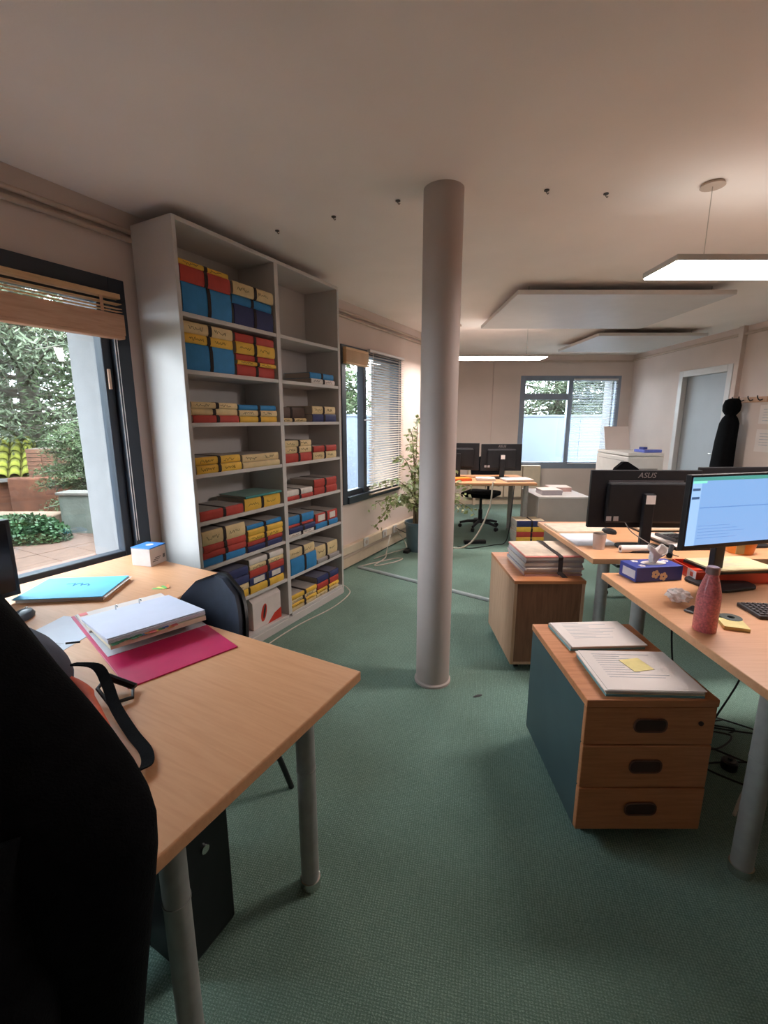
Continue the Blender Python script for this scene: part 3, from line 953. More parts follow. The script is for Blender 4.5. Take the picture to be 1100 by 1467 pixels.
# visitor chair tucked under the desk edge
vc = thingW('visitor_chair', 'dark navy shell chair tucked in between desk and bookcase', 'chair', -4.49, 1.055, 0, 0)
def shell(par, name, mat, wid, z0, z1, y0, y1, th, bulge=0.05, n=14, mm=10):
    """curved backrest plate with rounded top; local x across, y = back"""
    vs = []; fs = []
    for side in (0, 1):
        for j in range(mm + 1):
            t = j / mm
            zz = z0 + (z1 - z0) * t
            hw_ = wid / 2 * min(1, math.sqrt(max(0.0, 1 - max(0, (t - 0.45) / 0.55) ** 2.6)) * 1.0) * (0.80 + 0.2 * min(1, t * 2.2))
            hw_ = max(hw_, 0.02)
            for i in range(n + 1):
                u = 2 * i / n - 1
                y = y0 + (y1 - y0) * t - bulge * (u * hw_ / (wid / 2)) ** 2 + (th if side else 0)
                vs.append((u * hw_, y, zz))
    N = (n + 1) * (mm + 1)
    for j in range(mm):
        for i in range(n):
            a = j * (n + 1) + i
            fs.append((a, a + 1, a + n + 2, a + n + 1))
            fs.append((N + a, N + a + n + 1, N + a + n + 2, N + a + 1))
    for j in range(mm):
        a = j * (n + 1); b = a + n
        fs.append((a, a + n + 1, N + a + n + 1, N + a))
        fs.append((b, N + b, N + b + n + 1, b + n + 1))
    for i in range(n):
        a = i; b = mm * (n + 1) + i
        fs.append((a, N + a, N + a + 1, a + 1))
        fs.append((b, b + 1, N + b + 1, N + b))
    return MB().add(vs, fs).build(name, mat, par, smooth=True)
shell(vc, 'backrest', M_NAVYCH, 0.355, 0.46, 0.865, 0.13, 0.19, 0.022, 0.055)
shell(vc, 'back_shell', M_BLACK, 0.375, 0.45, 0.875, 0.1535, 0.2135, 0.014, 0.055)
seat = MB().prism(arc(0.0, -0.20, 0.21, 200, 340, 10) + [(0.22, -0.1), (0.20, 0.17), (-0.20, 0.17), (-0.22, -0.1)], 0.425, 0.465).build('seat', M_NAVYCH, vc, bevel=0.015, seg=3, smooth=True)
for sx in (-1, 1):
    MB().tube(smoothpath([(sx * 0.22, -0.165, 0.0), (sx * 0.205, -0.15, 0.25), (sx * 0.19, -0.13, 0.42)], 5), 0.011, 10).build('leg', M_BLACK, vc, smooth=True)
    MB().tube(smoothpath([(sx * 0.25, 0.26, 0.0), (sx * 0.22, 0.20, 0.22), (sx * 0.19, 0.10, 0.42)], 5), 0.011, 10).build('leg', M_BLACK, vc, smooth=True)
    MB().tube(smoothpath([(sx * 0.17, 0.05, 0.415), (sx * 0.17, 0.17, 0.43), (sx * 0.15, 0.225, 0.60)], 5), 0.010, 10).build('back_bracket', M_BLACK, vc, smooth=True)

# ------------------------------------------------------------------ office chair
def office_chair(name, label, loc, rz, back_top=1.02, cloth=None, wback=0.46, group=None, spin=0.3):
    c = thing(name, label, 'chair', (loc[0], loc[1], 0), rz, group)
    cl = cloth or M_BLACK2
    # local: faces +y, backrest at -y
    pts = arc(0.14, 0.16, 0.08, 0, 90, 4) + arc(-0.14, 0.16, 0.08, 90, 180, 4) + arc(-0.14, -0.16, 0.08, 180, 270, 4) + arc(0.14, -0.16, 0.08, 270, 360, 4)
    MB().prism(pts, 0.445, 0.50).build('seat', cl, c, bevel=0.018, seg=3, smooth=True)
    o = shell(c, 'backrest', cl, wback, 0.56, back_top, 0.21, 0.27, 0.045, 0.05)
    o.rotation_euler = (0, 0, PI)
    MB().tube(smoothpath([(0, -0.05, 0.44), (0, -0.20, 0.43), (0, -0.285, 0.50), (0, -0.295, 0.70)], 5), 0.018, 8).build('back_bar', M_BLACK, c, smooth=True)
    MB().lathe([(0.028, 0.09), (0.028, 0.26), (0.018, 0.262), (0.018, 0.443)], n=16).build('gas_column', M_BLACK, c, smooth=True)
    MB().lathe([(0.035, 0.075), (0.045, 0.08), (0.045, 0.11), (0.03, 0.13)], n=16).build('hub', M_BLACK, c, smooth=True)
    for k in range(5):
        a = 2 * PI * k / 5 + spin
        ca, sa = math.cos(a), math.sin(a)
        sp = MB().tube([(ca * 0.03, sa * 0.03, 0.10), (ca * 0.16, sa * 0.16, 0.092), (ca * 0.27, sa * 0.27, 0.068)], [0.024, 0.020, 0.015], 8).build('spoke', M_BLACK, c, smooth=True)
        w_ = MB().lathe([(0.012, -0.02), (0.026, -0.016), (0.026, 0.016), (0.012, 0.02)], n=14).build('caster', M_BLACK, sp, smooth=True)
        w_.location = (ca * 0.265, sa * 0.265, 0.0265)
        w_.rotation_euler = (PI / 2, 0, a)
    return c
office_chair('office_chair', 'office chair hidden under the black coat at the corner desk', (-0.80, 0.80), 0.0, 1.04, spin=math.radians(54))

# black coat draped over it
def loft(secs, n=36, p=2.6, folds=0.0):
    """secs: z, cx, cy, a, b"""
    m = MB(); vs = []; fs = []
    rl = random.Random(2)
    ph = [rl.uniform(0, 6) for _ in range(4)]
    for z, cx, cy, a, b in secs:
        for i in range(n):
            t = 2 * PI * i / n
            ct, st = math.cos(t), math.sin(t)
            r = 1 + folds * (math.sin(5 * t + ph[0] + z * 3) + 0.6 * math.sin(9 * t + ph[1] - z * 5))
            x = abs(ct) ** (2 / p) * (1 if ct > 0 else -1) * a * (1 + 0.25 * (r - 1))
            y = abs(st) ** (2 / p) * (1 if st > 0 else -1) * b * r
            vs.append((cx + x, cy + y, z))
    for k in range(len(secs) - 1):
        for i in range(n):
            j = (i + 1) % n
            fs.append((k * n + i, k * n + j, (k + 1) * n + j, (k + 1) * n + i))
    fs.append(tuple(range(n - 1, -1, -1)))
    fs.append(tuple((len(secs) - 1) * n + i for i in range(n)))
    return m.add(vs, fs)
CX = -0.80
prof = [(0.24, -0.40, .49), (0.30, -0.385, .485), (0.5, -0.360, .48), (0.7, -0.332, .485), (0.86, -0.308, .495), (0.93, -0.302, .51), (0.975, -0.338, .535), (1.03, -0.425, .585), (1.09, -0.53, .63), (1.16, -0.60, .66), (1.20, -0.65, .66), (1.22, -0.72, .66)]
secs = [(z, CX, cy - 0.01, r - CX, 0.125 if z < 1.15 else (0.10 if z < 1.21 else 0.06)) for z, r, cy in prof]
ct = thing('coat', 'black coat draped over the office chair in the near left corner', 'coat', (0, 0, 0))
loft(secs, 48, 2.3, 0.05).build('coat_body', M_BLACK2, ct, smooth=True, subsurf=1)
slv = MB().tube(smoothpath([(-0.47, 0.44, 0.96), (-0.44, 0.39, 0.80), (-0.46, 0.37, 0.55), (-0.47, 0.37, 0.36)], 6), [0.045] * 6 + [0.06] * 6 + [0.055] * 7, 14)
slv.build('sleeve', M_BLACK2, ct, smooth=True)
MB().tube(smoothpath([(-0.92, 0.60, 1.205), (-0.80, 0.56, 1.225), (-0.68, 0.60, 1.20)], 6), 0.03, 10).build('collar', M_BLACK2, ct, smooth=True)

# backpack on the desk behind the coat
bp = thingW('backpack', 'dark grey backpack with orange trim and loose strap on the corner desk', 'backpack', -5.02, 1.10, DZ, 0)
M_BAG = pm('bag_grey', (62, 62, 74), 0.8, 0.12, 30, 0.2, 250)
M_BAGO = pm('bag_orange', (196, 84, 52), 0.7, 0.12, 30)
sec = [(0.002, -0.13, 0.0, 0.22, 0.16), (0.03, -0.13, 0.01, 0.25, 0.19), (0.09, -0.13, 0.01, 0.25, 0.185), (0.14, -0.14, 0.0, 0.22, 0.16), (0.18, -0.15, -0.01, 0.17, 0.11), (0.195, -0.16, -0.01, 0.09, 0.05)]
loft(sec, 36, 2.5, 0.03).build('bag_body', M_BAG, bp, smooth=True, subsurf=1)
MB().tube(smoothpath([(0.05, 0.13, 0.055), (0.13, 0.135, 0.045), (0.24, 0.105, 0.035), (0.35, 0.07, 0.022), (0.45, 0.03, 0.014)], 6), [0.016] * 8 + [0.011] * 17, 10).build('trim', M_BAGO, bp, smooth=True)
MB().ribbon(smoothpath([(0.04, 0.155, 0.085), (0.09, 0.19, 0.075), (0.15, 0.18, 0.045), (0.22, 0.155, 0.022), (0.33, 0.125, 0.008), (0.41, 0.105, 0.006), (0.455, 0.075, 0.010), (0.455, 0.04, 0.020), (0.42, 0.01, 0.028)], 6), (0.010, 0.024, 0.0), 0.003).build('strap', M_BLACK2, bp)
bk = MB().tube([(0.10, 0.205, 0.035), (0.165, 0.235, 0.010), (0.205, 0.208, 0.010), (0.185, 0.160, 0.012), (0.12, 0.17, 0.03), (0.10, 0.205, 0.035)], 0.005, 8)
bk.build('buckle', M_BLACK, bp, smooth=True)
MB().tube([(0.10, 0.21, 0.040), (0.17, 0.24, 0.014)], 0.007, 8).build('buckle_bar', M_BLACK, bp, smooth=True)
MB().tube([(-0.04, 0.185, 0.11), (-0.025, 0.215, 0.105)], 0.003, 6).build('zip_pull', M_BLACK, bp, smooth=True)

# ================================================================== RIGHT SIDE DESKS
def straight_desk(label, x0, x1, y0, y1, legs):
    d = thing('desk', label, 'desk', ((x0 + x1) / 2, (y0 + y1) / 2, 0))
    cx, cy = (x0 + x1) / 2, (y0 + y1) / 2
    MB().box(x0 - cx, x1 - cx, y0 - cy, y1 - cy, 0.70, 0.73).build('desktop', M_DESK, d, bevel=0.003)
    for x, y in legs:
        leg(d, x - cx, y - cy, 0.6995, 0.031)
    yb = (y0 + y1) / 2
    bx('crossbeam', x0 + 0.15 - cx, x1 - 0.15 - cx, -0.02, 0.02, 0.64, 0.6995, M_LEG, d)
    return d
RZ = 0.73
straight_desk('beech desk with the lit screen and pink bottle on it', 1.04, 2.70, 1.08, 2.06, ((1.165, 1.214), (1.165, 1.94), (2.58, 1.2), (2.58, 1.94)))
straight_desk('beech desk under the back-turned monitor, behind the tissue box', 1.10, 2.70, 2.28, 3.16, ((1.23, 2.42), (1.23, 3.02), (2.58, 2.42), (2.58, 3.02)))

# pedestals
def rr_poly(w, h, r, cut=False):
    return arc(w / 2 - r, h / 2 - r, r, 0, 90, 4) + arc(-w / 2 + r, h / 2 - r, r, 90, 180, 4) + arc(-w / 2 + r, -h / 2 + r, r, 180, 270, 4) + arc(w / 2 - r, -h / 2 + r, r, 270, 360, 4)
p1 = thing('drawer_pedestal', 'wood front drawer pedestal with dark teal side in the foreground', 'drawer unit', (0.87, 1.585, 0))
PW, PD = 0.43, 0.55
bx('carcass', -PW / 2 + 0.004, PW / 2 - 0.004, -PD / 2 + 0.02, PD / 2, 0.055, 0.535, M_TEAL, p1, 0.003)
bx('top_panel', -PW / 2, PW / 2, -PD / 2 - 0.004, PD / 2, 0.5352, 0.562, M_DRAWER, p1, 0.003)
M_HAND = pm('handle_recess', (66, 42, 34), 0.5)
for (z0, z1), off in zip(((0.395, 0.533), (0.232, 0.391), (0.065, 0.228)), (0.0, 0.006, 0.012)):
    df = bx('drawer', -PW / 2 + 0.002 , PW / 2 - 0.002 , -PD / 2 - off * 0.3, -PD / 2 + 0.0195, z0, z1, M_DRAWER, p1, 0.003)
    zc = (z0 + z1) / 2 + 0.005
    hp = rr_poly(0.105, 0.046, 0.018)
    m = MB().prism(hp, 0, 0.004)
    h1 = m.build('handle_plate', M_HAND, df, bevel=0.001)
    h1.location = (0.0, -PD / 2 - off * 0.3 - 0.0005, zc); h1.rotation_euler = (PI / 2, 0, 0)
    pts = [(x * 1.0, y) for x, y in rr_poly(0.105, 0.046, 0.018)]
    r1 = MB().tube([(x, y, 0.004) for x, y in pts] + [(pts[0][0], pts[0][1], 0.004)], 0.003, 6).build('handle_rim', pm('handle_rim', (98, 62, 46), 0.45), df, smooth=True)
    r1.location = h1.location; r1.rotation_euler = (PI / 2, 0, 0)
lk = MB().cyl(0, 0, 0, 0.004, 0.008, n=16).build('lock', M_HAND, p1, smooth=True)
lk.location = (0.165, -PD / 2 - 0.0005, 0.475); lk.rotation_euler = (PI / 2, 0, 0)
for x in (-0.16, 0.16):
    for y in (-0.2, 0.2):
        w_ = MB().lathe([(0.012, -0.015), (0.026, -0.012), (0.026, 0.012), (0.012, 0.015)], n=14).build('caster', M_BLACK, p1, smooth=True)
        w_.location = (x, y, 0.0265); w_.rotation_euler = (0, PI / 2, 0)
p2 = thing('pedestal_cabinet', 'plain wooden pedestal cabinet carrying the strapped paper pile', 'cabinet', (0.935, 2.69, 0))
P2W, P2D = 0.40, 0.56
bx('side_panel', -P2W / 2, -P2W / 2 + 0.018, -P2D / 2, P2D / 2, 0.045, 0.5395, M_CABW, p2, 0.002)
bx('side_panel', P2W / 2 - 0.018, P2W / 2, -P2D / 2, P2D / 2, 0.045, 0.5395, M_CABW, p2, 0.002)
bx('back_panel', -P2W / 2 + 0.0185, P2W / 2 - 0.0185, -P2D / 2 + 0.002, -P2D / 2 + 0.016, 0.062, 0.5395, M_CABB, p2)
bx('bottom_panel', -P2W / 2 + 0.0185, P2W / 2 - 0.0185, -P2D / 2, P2D / 2 - 0.02, 0.045, 0.0615, M_CABW, p2, 0.001)
bx('top_panel', -P2W / 2 - 0.002, P2W / 2 + 0.002, -P2D / 2 - 0.002, P2D / 2, 0.54, 0.56, M_DRAWER, p2, 0.002)
bx('drawer', -P2W / 2 + 0.019, P2W / 2 - 0.019, P2D / 2 - 0.018, P2D / 2, 0.064, 0.5390, M_CABW, p2, 0.002)
for x in (-0.15, 0.15):
    for y in (-0.22, 0.22):
        w_ = MB().lathe([(0.01, -0.012), (0.022, -0.01), (0.022, 0.01), (0.01, 0.012)], n=12).build('caster', M_BLACK, p2, smooth=True)
        w_.location = (x, y, 0.0225); w_.rotation_euler = (0, PI / 2, 0)

# papers on the near pedestal
def sheaf(name, label, cat, loc, rz, w, d, layers, mats, group=None, note=False, lines=True, curl=0.0, seed=1):
    t = thing(name, label, cat, loc, rz, group)
    r_ = random.Random(seed)
    z = 0.0
    n = 0
    for h, mt in zip(layers, mats):
        ox, oy = r_.uniform(-0.006, 0.006), r_.uniform(-0.006, 0.006)
        # each layer a slightly sagging slab
        nx, ny = 6, 6
        vs = []; fs = []
        for top in (0, 1):
            for j in range(ny + 1):
                for i in range(nx + 1):
                    u, v = i / nx - 0.5, j / ny - 0.5
                    zz = z + (h if top else 0)
                    sag = curl * (max(0, -u - 0.25) ** 1.5) * (z / max(0.01, sum(layers)) )
                    vs.append((u * w + ox + curl * 0.15 * (1 if u < -0.3 else 0) * (1 - z / sum(layers)) * -1, v * d + oy, zz - sag))
        N = (nx + 1) * (ny + 1)
        for j in range(ny):
            for i in range(nx):
                a = j * (nx + 1) + i
                fs.append((N + a, N + a + 1, N + a + nx + 2, N + a + nx + 1))
                fs.append((a, a + nx + 1, a + nx + 2, a + 1))
        for i in range(nx):
            a = i; b = ny * (nx + 1) + i
            fs.append((a, a + 1, N + a + 1, N + a)); fs.append((b, N + b, N + b + 1, b + 1))
        for j in range(ny):
            a = j * (nx + 1); b = a + nx
            fs.append((a, N + a, N + a + nx + 1, a + nx + 1)); fs.append((b, b + nx + 1, N + b + nx + 1, N + b))
        MB().add(vs, fs).build('sheets', mt, t)
        z += h + 0.0002
    if lines:
        for k in range(11):
            L_ = w * r_.uniform(0.25, 0.7)
            y = d * 0.40 - k * d * 0.06
            MB().box(-w * 0.36, -w * 0.36 + L_, y, y + 0.0022, z, z + 0.0003).build('print_line', pm('print_grey', (172, 172, 180), 0.8), t)
    if note:
        MB().box(-0.04, 0.04, -0.04, 0.04, z + 0.0006, z + 0.0014).build('sticky_note', pm('sticky_yellow', (226, 208, 140), 0.7), t, loc=(0.015, 0.03, 0), rot=(0, 0.02, 0.25))
    return t
M_TEALP = pm('teal_card', (116, 160, 164), 0.7)
M_CREAMP = pm('cream_card', (214, 190, 158), 0.7)
M_PINKP = pm('pink_card', (214, 132, 124), 0.7)
M_GREYP = stripes_mat('grey_sheaf', (196, 188, 190), (150, 142, 150), 110)
sheaf('paper_stack', 'white printed papers at the far end of the teal sided pedestal', 'papers', (0.875, 1.735, 0.562), 0.05, 0.30, 0.215, [.008, .008, .004], [M_TEALP, M_PAGES, M_PAPER], seed=3)
sheaf('paper_stack', 'white printed papers with a yellow sticky note on the teal sided pedestal', 'papers', (0.885, 1.445, 0.562), -0.04, 0.315, 0.255, [.007, .004, .008, .004, .002], [M_TEALP, M_CREAMP, M_PAGES, M_PAPER, M_PAPER], note=True, seed=5)
# strapped pile on the wooden cabinet
pp = sheaf('paper_pile', 'tall pile of folders tied with a dark strap on the wooden cabinet', 'papers', (0.975, 2.655, 0.56), 0.03, 0.335, 0.335,
           [.012, .010, .014, .012, .014, .016, .016, .016, .006], [pm('mauve_card', (176, 140, 138), 0.7), M_CREAMP, M_GREYP, M_PAGES, M_GREYP, M_PAGES, M_GREYP, M_PAGES, M_PINKP], lines=False, seed=9)
bx('top_sheet', -0.165, 0.16, -0.155, 0.165, 0.1183, 0.1195, pm('cream_top', (224, 204, 184), 0.75), pp)
MB().ribbon(smoothpath([(0.03, 0.17, 0.02), (0.03, 0.172, 0.12), (0.03, 0.0, 0.121), (0.03, -0.168, 0.121), (0.03, -0.180, 0.10), (0.03, -0.182, 0.03), (0.032, -0.185, 0.012)], 4), (0.026, 0, 0), 0.002).build('strap', M_STRAP, pp)
MB().ribbon(smoothpath([(0.02, -0.184, 0.03), (0.045, -0.195, 0.010), (0.07, -0.205, -0.02), (0.08, -0.206, -0.045)], 5), (0.024, 0.0, 0.008), 0.002).build('strap_end', M_STRAP, pp)
# folder stack on the carpet
z = 0.0
for k, (c, h) in enumerate((('red', .062), ('yellow', .062), ('red', .064), ('yellow', .056), ('navy', .072))):
    lab = 'thick %s folder, %s in the stack on the carpet by the white pedestal' % (c, ['lowest', 'second from bottom', 'middle', 'second from top', 'topmost'][k])
    f = thing('strapped_folder', lab, 'folder', (1.835 if k < 4 else 1.83, 5.02, z), -PI / 2 + (0.02 * (k % 3 - 1)), 'strapped folders stacked on the carpet')
    spine_mesh(0.315, h).build('spine', cmat(c), f, smooth=True)
    f.rotation_euler = (0, 0, -PI / 2 + 0.02 * (k % 3 - 1))
    f.location = (1.515, 5.02, z)
    MB().box(-0.235, -0.004, 0, 0.315, 0, 0.003).build('back_cover', bmat(c), f)
    MB().box(-0.235, -0.004, 0, 0.315, h - 0.003, h).build('front_cover', bmat('cream' if k == 4 else c), f)
    MB().box(-0.23, -0.006, -0.006, 0.305, 0.003, h - 0.003).build('papers', M_PAGES, f)
    MB().ribbon([(-0.236, 0.17, 0.0), (-0.236, 0.17, h), (0.002, 0.17, h), (0.0085, 0.17, h * 0.5), (0.002, 0.17, 0.0)], (0, 0.022, 0), 0.0015).build('strap', M_STRAP, f)
    z += h

# white pedestal further back with documents
wp = thing('white_pedestal', 'white pedestal cabinet with a grey front in the middle distance', 'cabinet', (2.09, 5.50, 0))
bx('carcass', -0.29, 0.29, -0.33, 0.33, 0.02, 0.545, pm('greige_laminate', (176, 164, 156), 0.5, 0.04, 6), wp, 0.003)
bx('side_skin', -0.296, -0.2905, -0.33, 0.33, 0.02, 0.545, M_WHITE, wp)
bx('top_panel', -0.30, 0.30, -0.338, 0.335, 0.5455, 0.566, M_WHITE, wp, 0.002)
bx('plinth', -0.28, 0.28, -0.30, 0.31, 0, 0.02, M_BLACK, wp)
sheaf('paper_stack', 'grey bound documents stacked on the white pedestal', 'papers', (1.99, 5.40, 0.566), 0.02, 0.24, 0.22, [.03, .028, .004], [M_GREYP, M_GREYP, M_PAPER], lines=False, seed=12)
sheaf('paper_stack', 'pinkish folder with a white sheet at the back of the white pedestal', 'papers', (2.20, 5.66, 0.566), -0.05, 0.26, 0.22, [.05, .004], [pm('dusty_pink', (186, 152, 144), 0.7), M_PAPER], lines=False, seed=13)

# ------------------------------------------------------------------ monitors
def monitor(label, loc, rz, w, h, zb, front=None, brand=None, tagw=False, group=None):
    """screen faces local -y; stand foot at local origin on the desk"""
    m = thing('computer_monitor', label, 'monitor', loc, rz, group)
    bx('housing', -w / 2, w / 2, -0.012, 0.014, zb, zb + h, M_BLACK, m, 0.004)
    bx('rear_bulge', -w * 0.36, w * 0.36, 0.0145, 0.045, zb + h * 0.10, zb + h * 0.80, M_BLACK, m, 0.012)
    sc = bx('screen', -w / 2 + 0.010, w / 2 - 0.010, -0.0135, -0.0125, zb + 0.020, zb + h - 0.010, front or pm('dark_screen', (16, 18, 24), 0.15, 0.05), m)
    bx('vent_slot', -w * 0.34, w * 0.34, 0.0143, 0.0150, zb + h * 0.805, zb + h * 0.825, pm('slot_grey', (92, 84, 86), 0.4), m)
    bx('stand_neck', -0.028, 0.028, 0.046, 0.075, 0.012, zb + h * 0.62, M_BLACK, m, 0.005)
    pts = rr_poly(0.24, 0.19, 0.05)
    MB().prism([(x, y + 0.03) for x, y in pts], 0.0, 0.0118).build('stand_base', M_BLACK, m, bevel=0.003)
    if brand:
        text_mesh('brand_lettering', brand, 0.042, pm('brand_silver', (150, 140, 138), 0.4, metal=0.5), m, (0, 0.0146, zb + h * 0.91), (PI / 2, 0, PI), shear=0.25)
    if tagw:
        bx('tag', -0.028, 0.022, 0.0755, 0.077, zb + h * 0.45, zb + h * 0.60, M_PAPER, m)
        for x in (0.16, 0.20):
            bx('sticker', x - 0.014, x + 0.014, 0.0452, 0.046, zb + h * 0.14, zb + h * 0.22, pm('sticker_grey', (150, 140, 138), 0.5), m)
    return m
def cable(label, pts, r, mat, name='cable'):
    return tag(MB().tube(smoothpath(pts, 7), r, 7).build(name, mat, smooth=True), label, 'cable')
# lit screen on the near right desk
M_SCR = emit('screen_blue', (126, 166, 216), 0.19)
mr = monitor('lit monitor with a pale blue window on the near right desk', (1.50, 1.88, RZ), math.radians(14), 0.56, 0.315, 0.185, front=M_SCR)
def scr(n, x0, x1, z0, z1, mat, k=0.0):
    bx(n, x0, x1, -0.0142 - k, -0.0136 - k, z0, z1, mat, mr)
zb = 0.185
scr('title_bar', -0.27, 0.27, zb + 0.290, zb + 0.305, emit('ui_green', (70, 138, 128), 0.22))
scr('title_tab', -0.27, -0.20, zb + 0.280, zb + 0.290, emit('ui_mint', (120, 200, 180), 0.26))
scr('side_strip', -0.27, -0.225, zb + 0.02, zb + 0.279, emit('ui_pale', (150, 186, 226), 0.2))
for z in (0.250, 0.215):
    scr('menu_button', -0.268, -0.230, zb + z, zb + z + 0.010, emit('ui_dark', (58, 84, 120), 0.2), 0.0007)
scr('rule', -0.22, 0.27, zb + 0.176, zb + 0.180, emit('ui_line', (92, 130, 184), 0.22))
for k in range(5):
    scr('text_line', -0.215, -0.05 + 0.04 * (k % 3), zb + 0.10 - k * 0.013, zb + 0.102 - k * 0.013, emit('ui_line', (92, 130, 184), 0.22))
# monitor seen from behind on the middle desk
monitor('monitor seen from behind with a white tag on the middle desk', (1.452, 2.50, RZ), PI - 0.03, 0.60, 0.325, 0.118, brand='ASUS', tagw=True)
monitor('dark monitor behind the lit screen on the middle desk', (2.10, 2.60, RZ), PI + 0.06, 0.60, 0.325, 0.125)
# far monitors
straight_desk('far desk with two dark monitors by the back wall', 0.55, 1.76, 5.15, 5.95, ((0.65, 5.24), (1.66, 5.86), (1.66, 5.24), (0.65, 5.86)))
monitor('far dark monitor with a white tag seen from behind beside the back window', (1.45, 5.62, RZ), PI, 0.50, 0.33, 0.09, brand='ASUS', tagw=True, group=None)
monitor('far dark monitor half hidden by the pillar', (0.93, 5.66, RZ), PI - 0.2, 0.50, 0.33, 0.10)

# ------------------------------------------------------------------ things on the near right desk
tb2 = thing('tissue_box', 'dark blue tissue box with a pulled tissue on the near right desk', 'tissue box', (1.235, 2.00, RZ), math.radians(8))
M_TBX = pm('tissue_blue', (62, 72, 150), 0.45, 0.06, 12)
bx('carton', -0.115, 0.115, -0.058, 0.058, 0, 0.068, M_TBX, tb2, 0.002)
bx('white_panel', -0.1156, -0.1151, -0.05, 0.035, 0.014, 0.052, pm('panel_white', (206, 204, 214), 0.5), tb2)
MB().lathe([(0.001, 0.0), (0.045, 0.0), (0.045, 0.0008)], n=24).build('opening_oval', M_PAPER, tb2, loc=(0.01, 0, 0.0684)).scale = (1.35, 0.7, 1)
for k, (x, z) in enumerate(((-0.02, 0.034), (0.02, 0.022))):
    m = MB()
    for p in range(5):
        a = p * 2 * PI / 5
        cx_, cz_ = x + 0.012 * math.cos(a), z + 0.012 * math.sin(a)
        vs = [(cx_ + 0.009 * math.cos(q * PI / 4), -0.0586, cz_ + 0.009 * math.sin(q * PI / 4)) for q in range(8)]
        m.add(vs, [tuple(range(8))])
    m.build('flower_print', pm('flower_cream', (216, 196, 170), 0.6), tb2)
for k, (x, y) in enumerate(((-0.07, -0.03), (0.085, 0.02), (-0.06, 0.035))):
    m = MB()
    for p in range(5):
        a = p * 2 * PI / 5
        vs = [(x + 0.009 * math.cos(a) + 0.007 * math.cos(q * PI / 4), y + 0.009 * math.sin(a) + 0.007 * math.sin(q * PI / 4), 0.0686) for q in range(8)]
        m.add(vs, [tuple(range(8))])
    m.build('flower_print', M_PAPER, tb2)
# crumpled tissue
def tissue(par, name, cx, cy, z0, seed, hgt=0.07, r=0.035):
    rt = random.Random(seed)
    vs = []; fs = []
    n, mm = 14, 7
    for j in range(mm + 1):
        t = j / mm
        for i in range(n):
            a = 2 * PI * i / n
            rad = r * (0.35 + 0.9 * t) * (1 + 0.35 * math.sin(3 * a + 4 * t) + rt.uniform(-0.15, 0.15))
            vs.append((cx + rad * math.cos(a) + 0.01 * t, cy + 0.6 * rad * math.sin(a), z0 + hgt * t * (1 + 0.35 * math.sin(2 * a + 1)) + rt.uniform(-0.003, 0.003)))
    for j in range(mm):
        for i in range(n):
            k = (i + 1) % n
            fs.append((j * n + i, j * n + k, (j + 1) * n + k, (j + 1) * n + i))
    o = MB().add(vs, fs).build(name, pm('tissue_white', (226, 214, 210), 0.9, 0.03), par, smooth=True)
    so = o.modifiers.new('thick', 'SOLIDIFY'); so.thickness = 0.0012
    return o
tissue(tb2, 'tissue', 0.01, 0.0, 0.066, 3)

tray = thing('letter_tray', 'red letter tray with black folders under the lit monitor', 'tray', (1.58, 2.02, RZ), math.radians(-4))
M_RED = pm('red_plastic', (210, 72, 48), 0.35, 0.05)
bx('tray_floor', -0.17, 0.17, -0.10, 0.10, 0, 0.004, M_RED, tray)
bx('tray_wall', -0.17, -0.166, -0.10, 0.10, 0.004, 0.048, M_RED, tray, 0.001)
bx('tray_wall', 0.166, 0.17, -0.10, 0.10, 0.004, 0.048, M_RED, tray, 0.001)
bx('tray_wall', -0.166, 0.166, -0.10, -0.096, 0.004, 0.048, M_RED, tray, 0.001)
bx('tray_wall', -0.166, 0.166, 0.096, 0.10, 0.004, 0.048, M_RED, tray, 0.001)
bx('white_label', -0.1706, -0.1701, -0.095, -0.03, 0.004, 0.046, M_PAPER, tray)
bx('label_mark', -0.1711, -0.1707, -0.075, -0.052, 0.016, 0.036, M_RED, tray)
sheaf('folder_bundle', 'black folder with loose papers lying on the red letter tray', 'folder', (1.60, 2.00, RZ + 0.0485), 0.12, 0.30, 0.19, [.012, .006], [M_BLACK, pm('yellowed_sheet', (206, 190, 150), 0.8)], lines=True, seed=21)

bo = thing('water_bottle', 'pink glitter water bottle standing at the desk edge', 'bottle', (1.115, 1.462, RZ))
bm_ = pm('glitter_pink', (206, 108, 112), 0.35, 0.30, 140, 0.3, 500, coat=0.3)
MB().lathe([(0.001, 0.0), (0.033, 0.0), (0.036, 0.004), (0.036, 0.120), (0.034, 0.140), (0.026, 0.175), (0.019, 0.197), (0.0185, 0.205)], n=32).build('flask', bm_, bo, smooth=True)
MB().lathe([(0.0165, 0.2052), (0.0205, 0.2055), (0.0205, 0.226), (0.017, 0.230), (0.001, 0.231)], n=28).build('cap', pm('steel_cap', (150, 120, 118), 0.3, metal=0.6), bo, smooth=True)
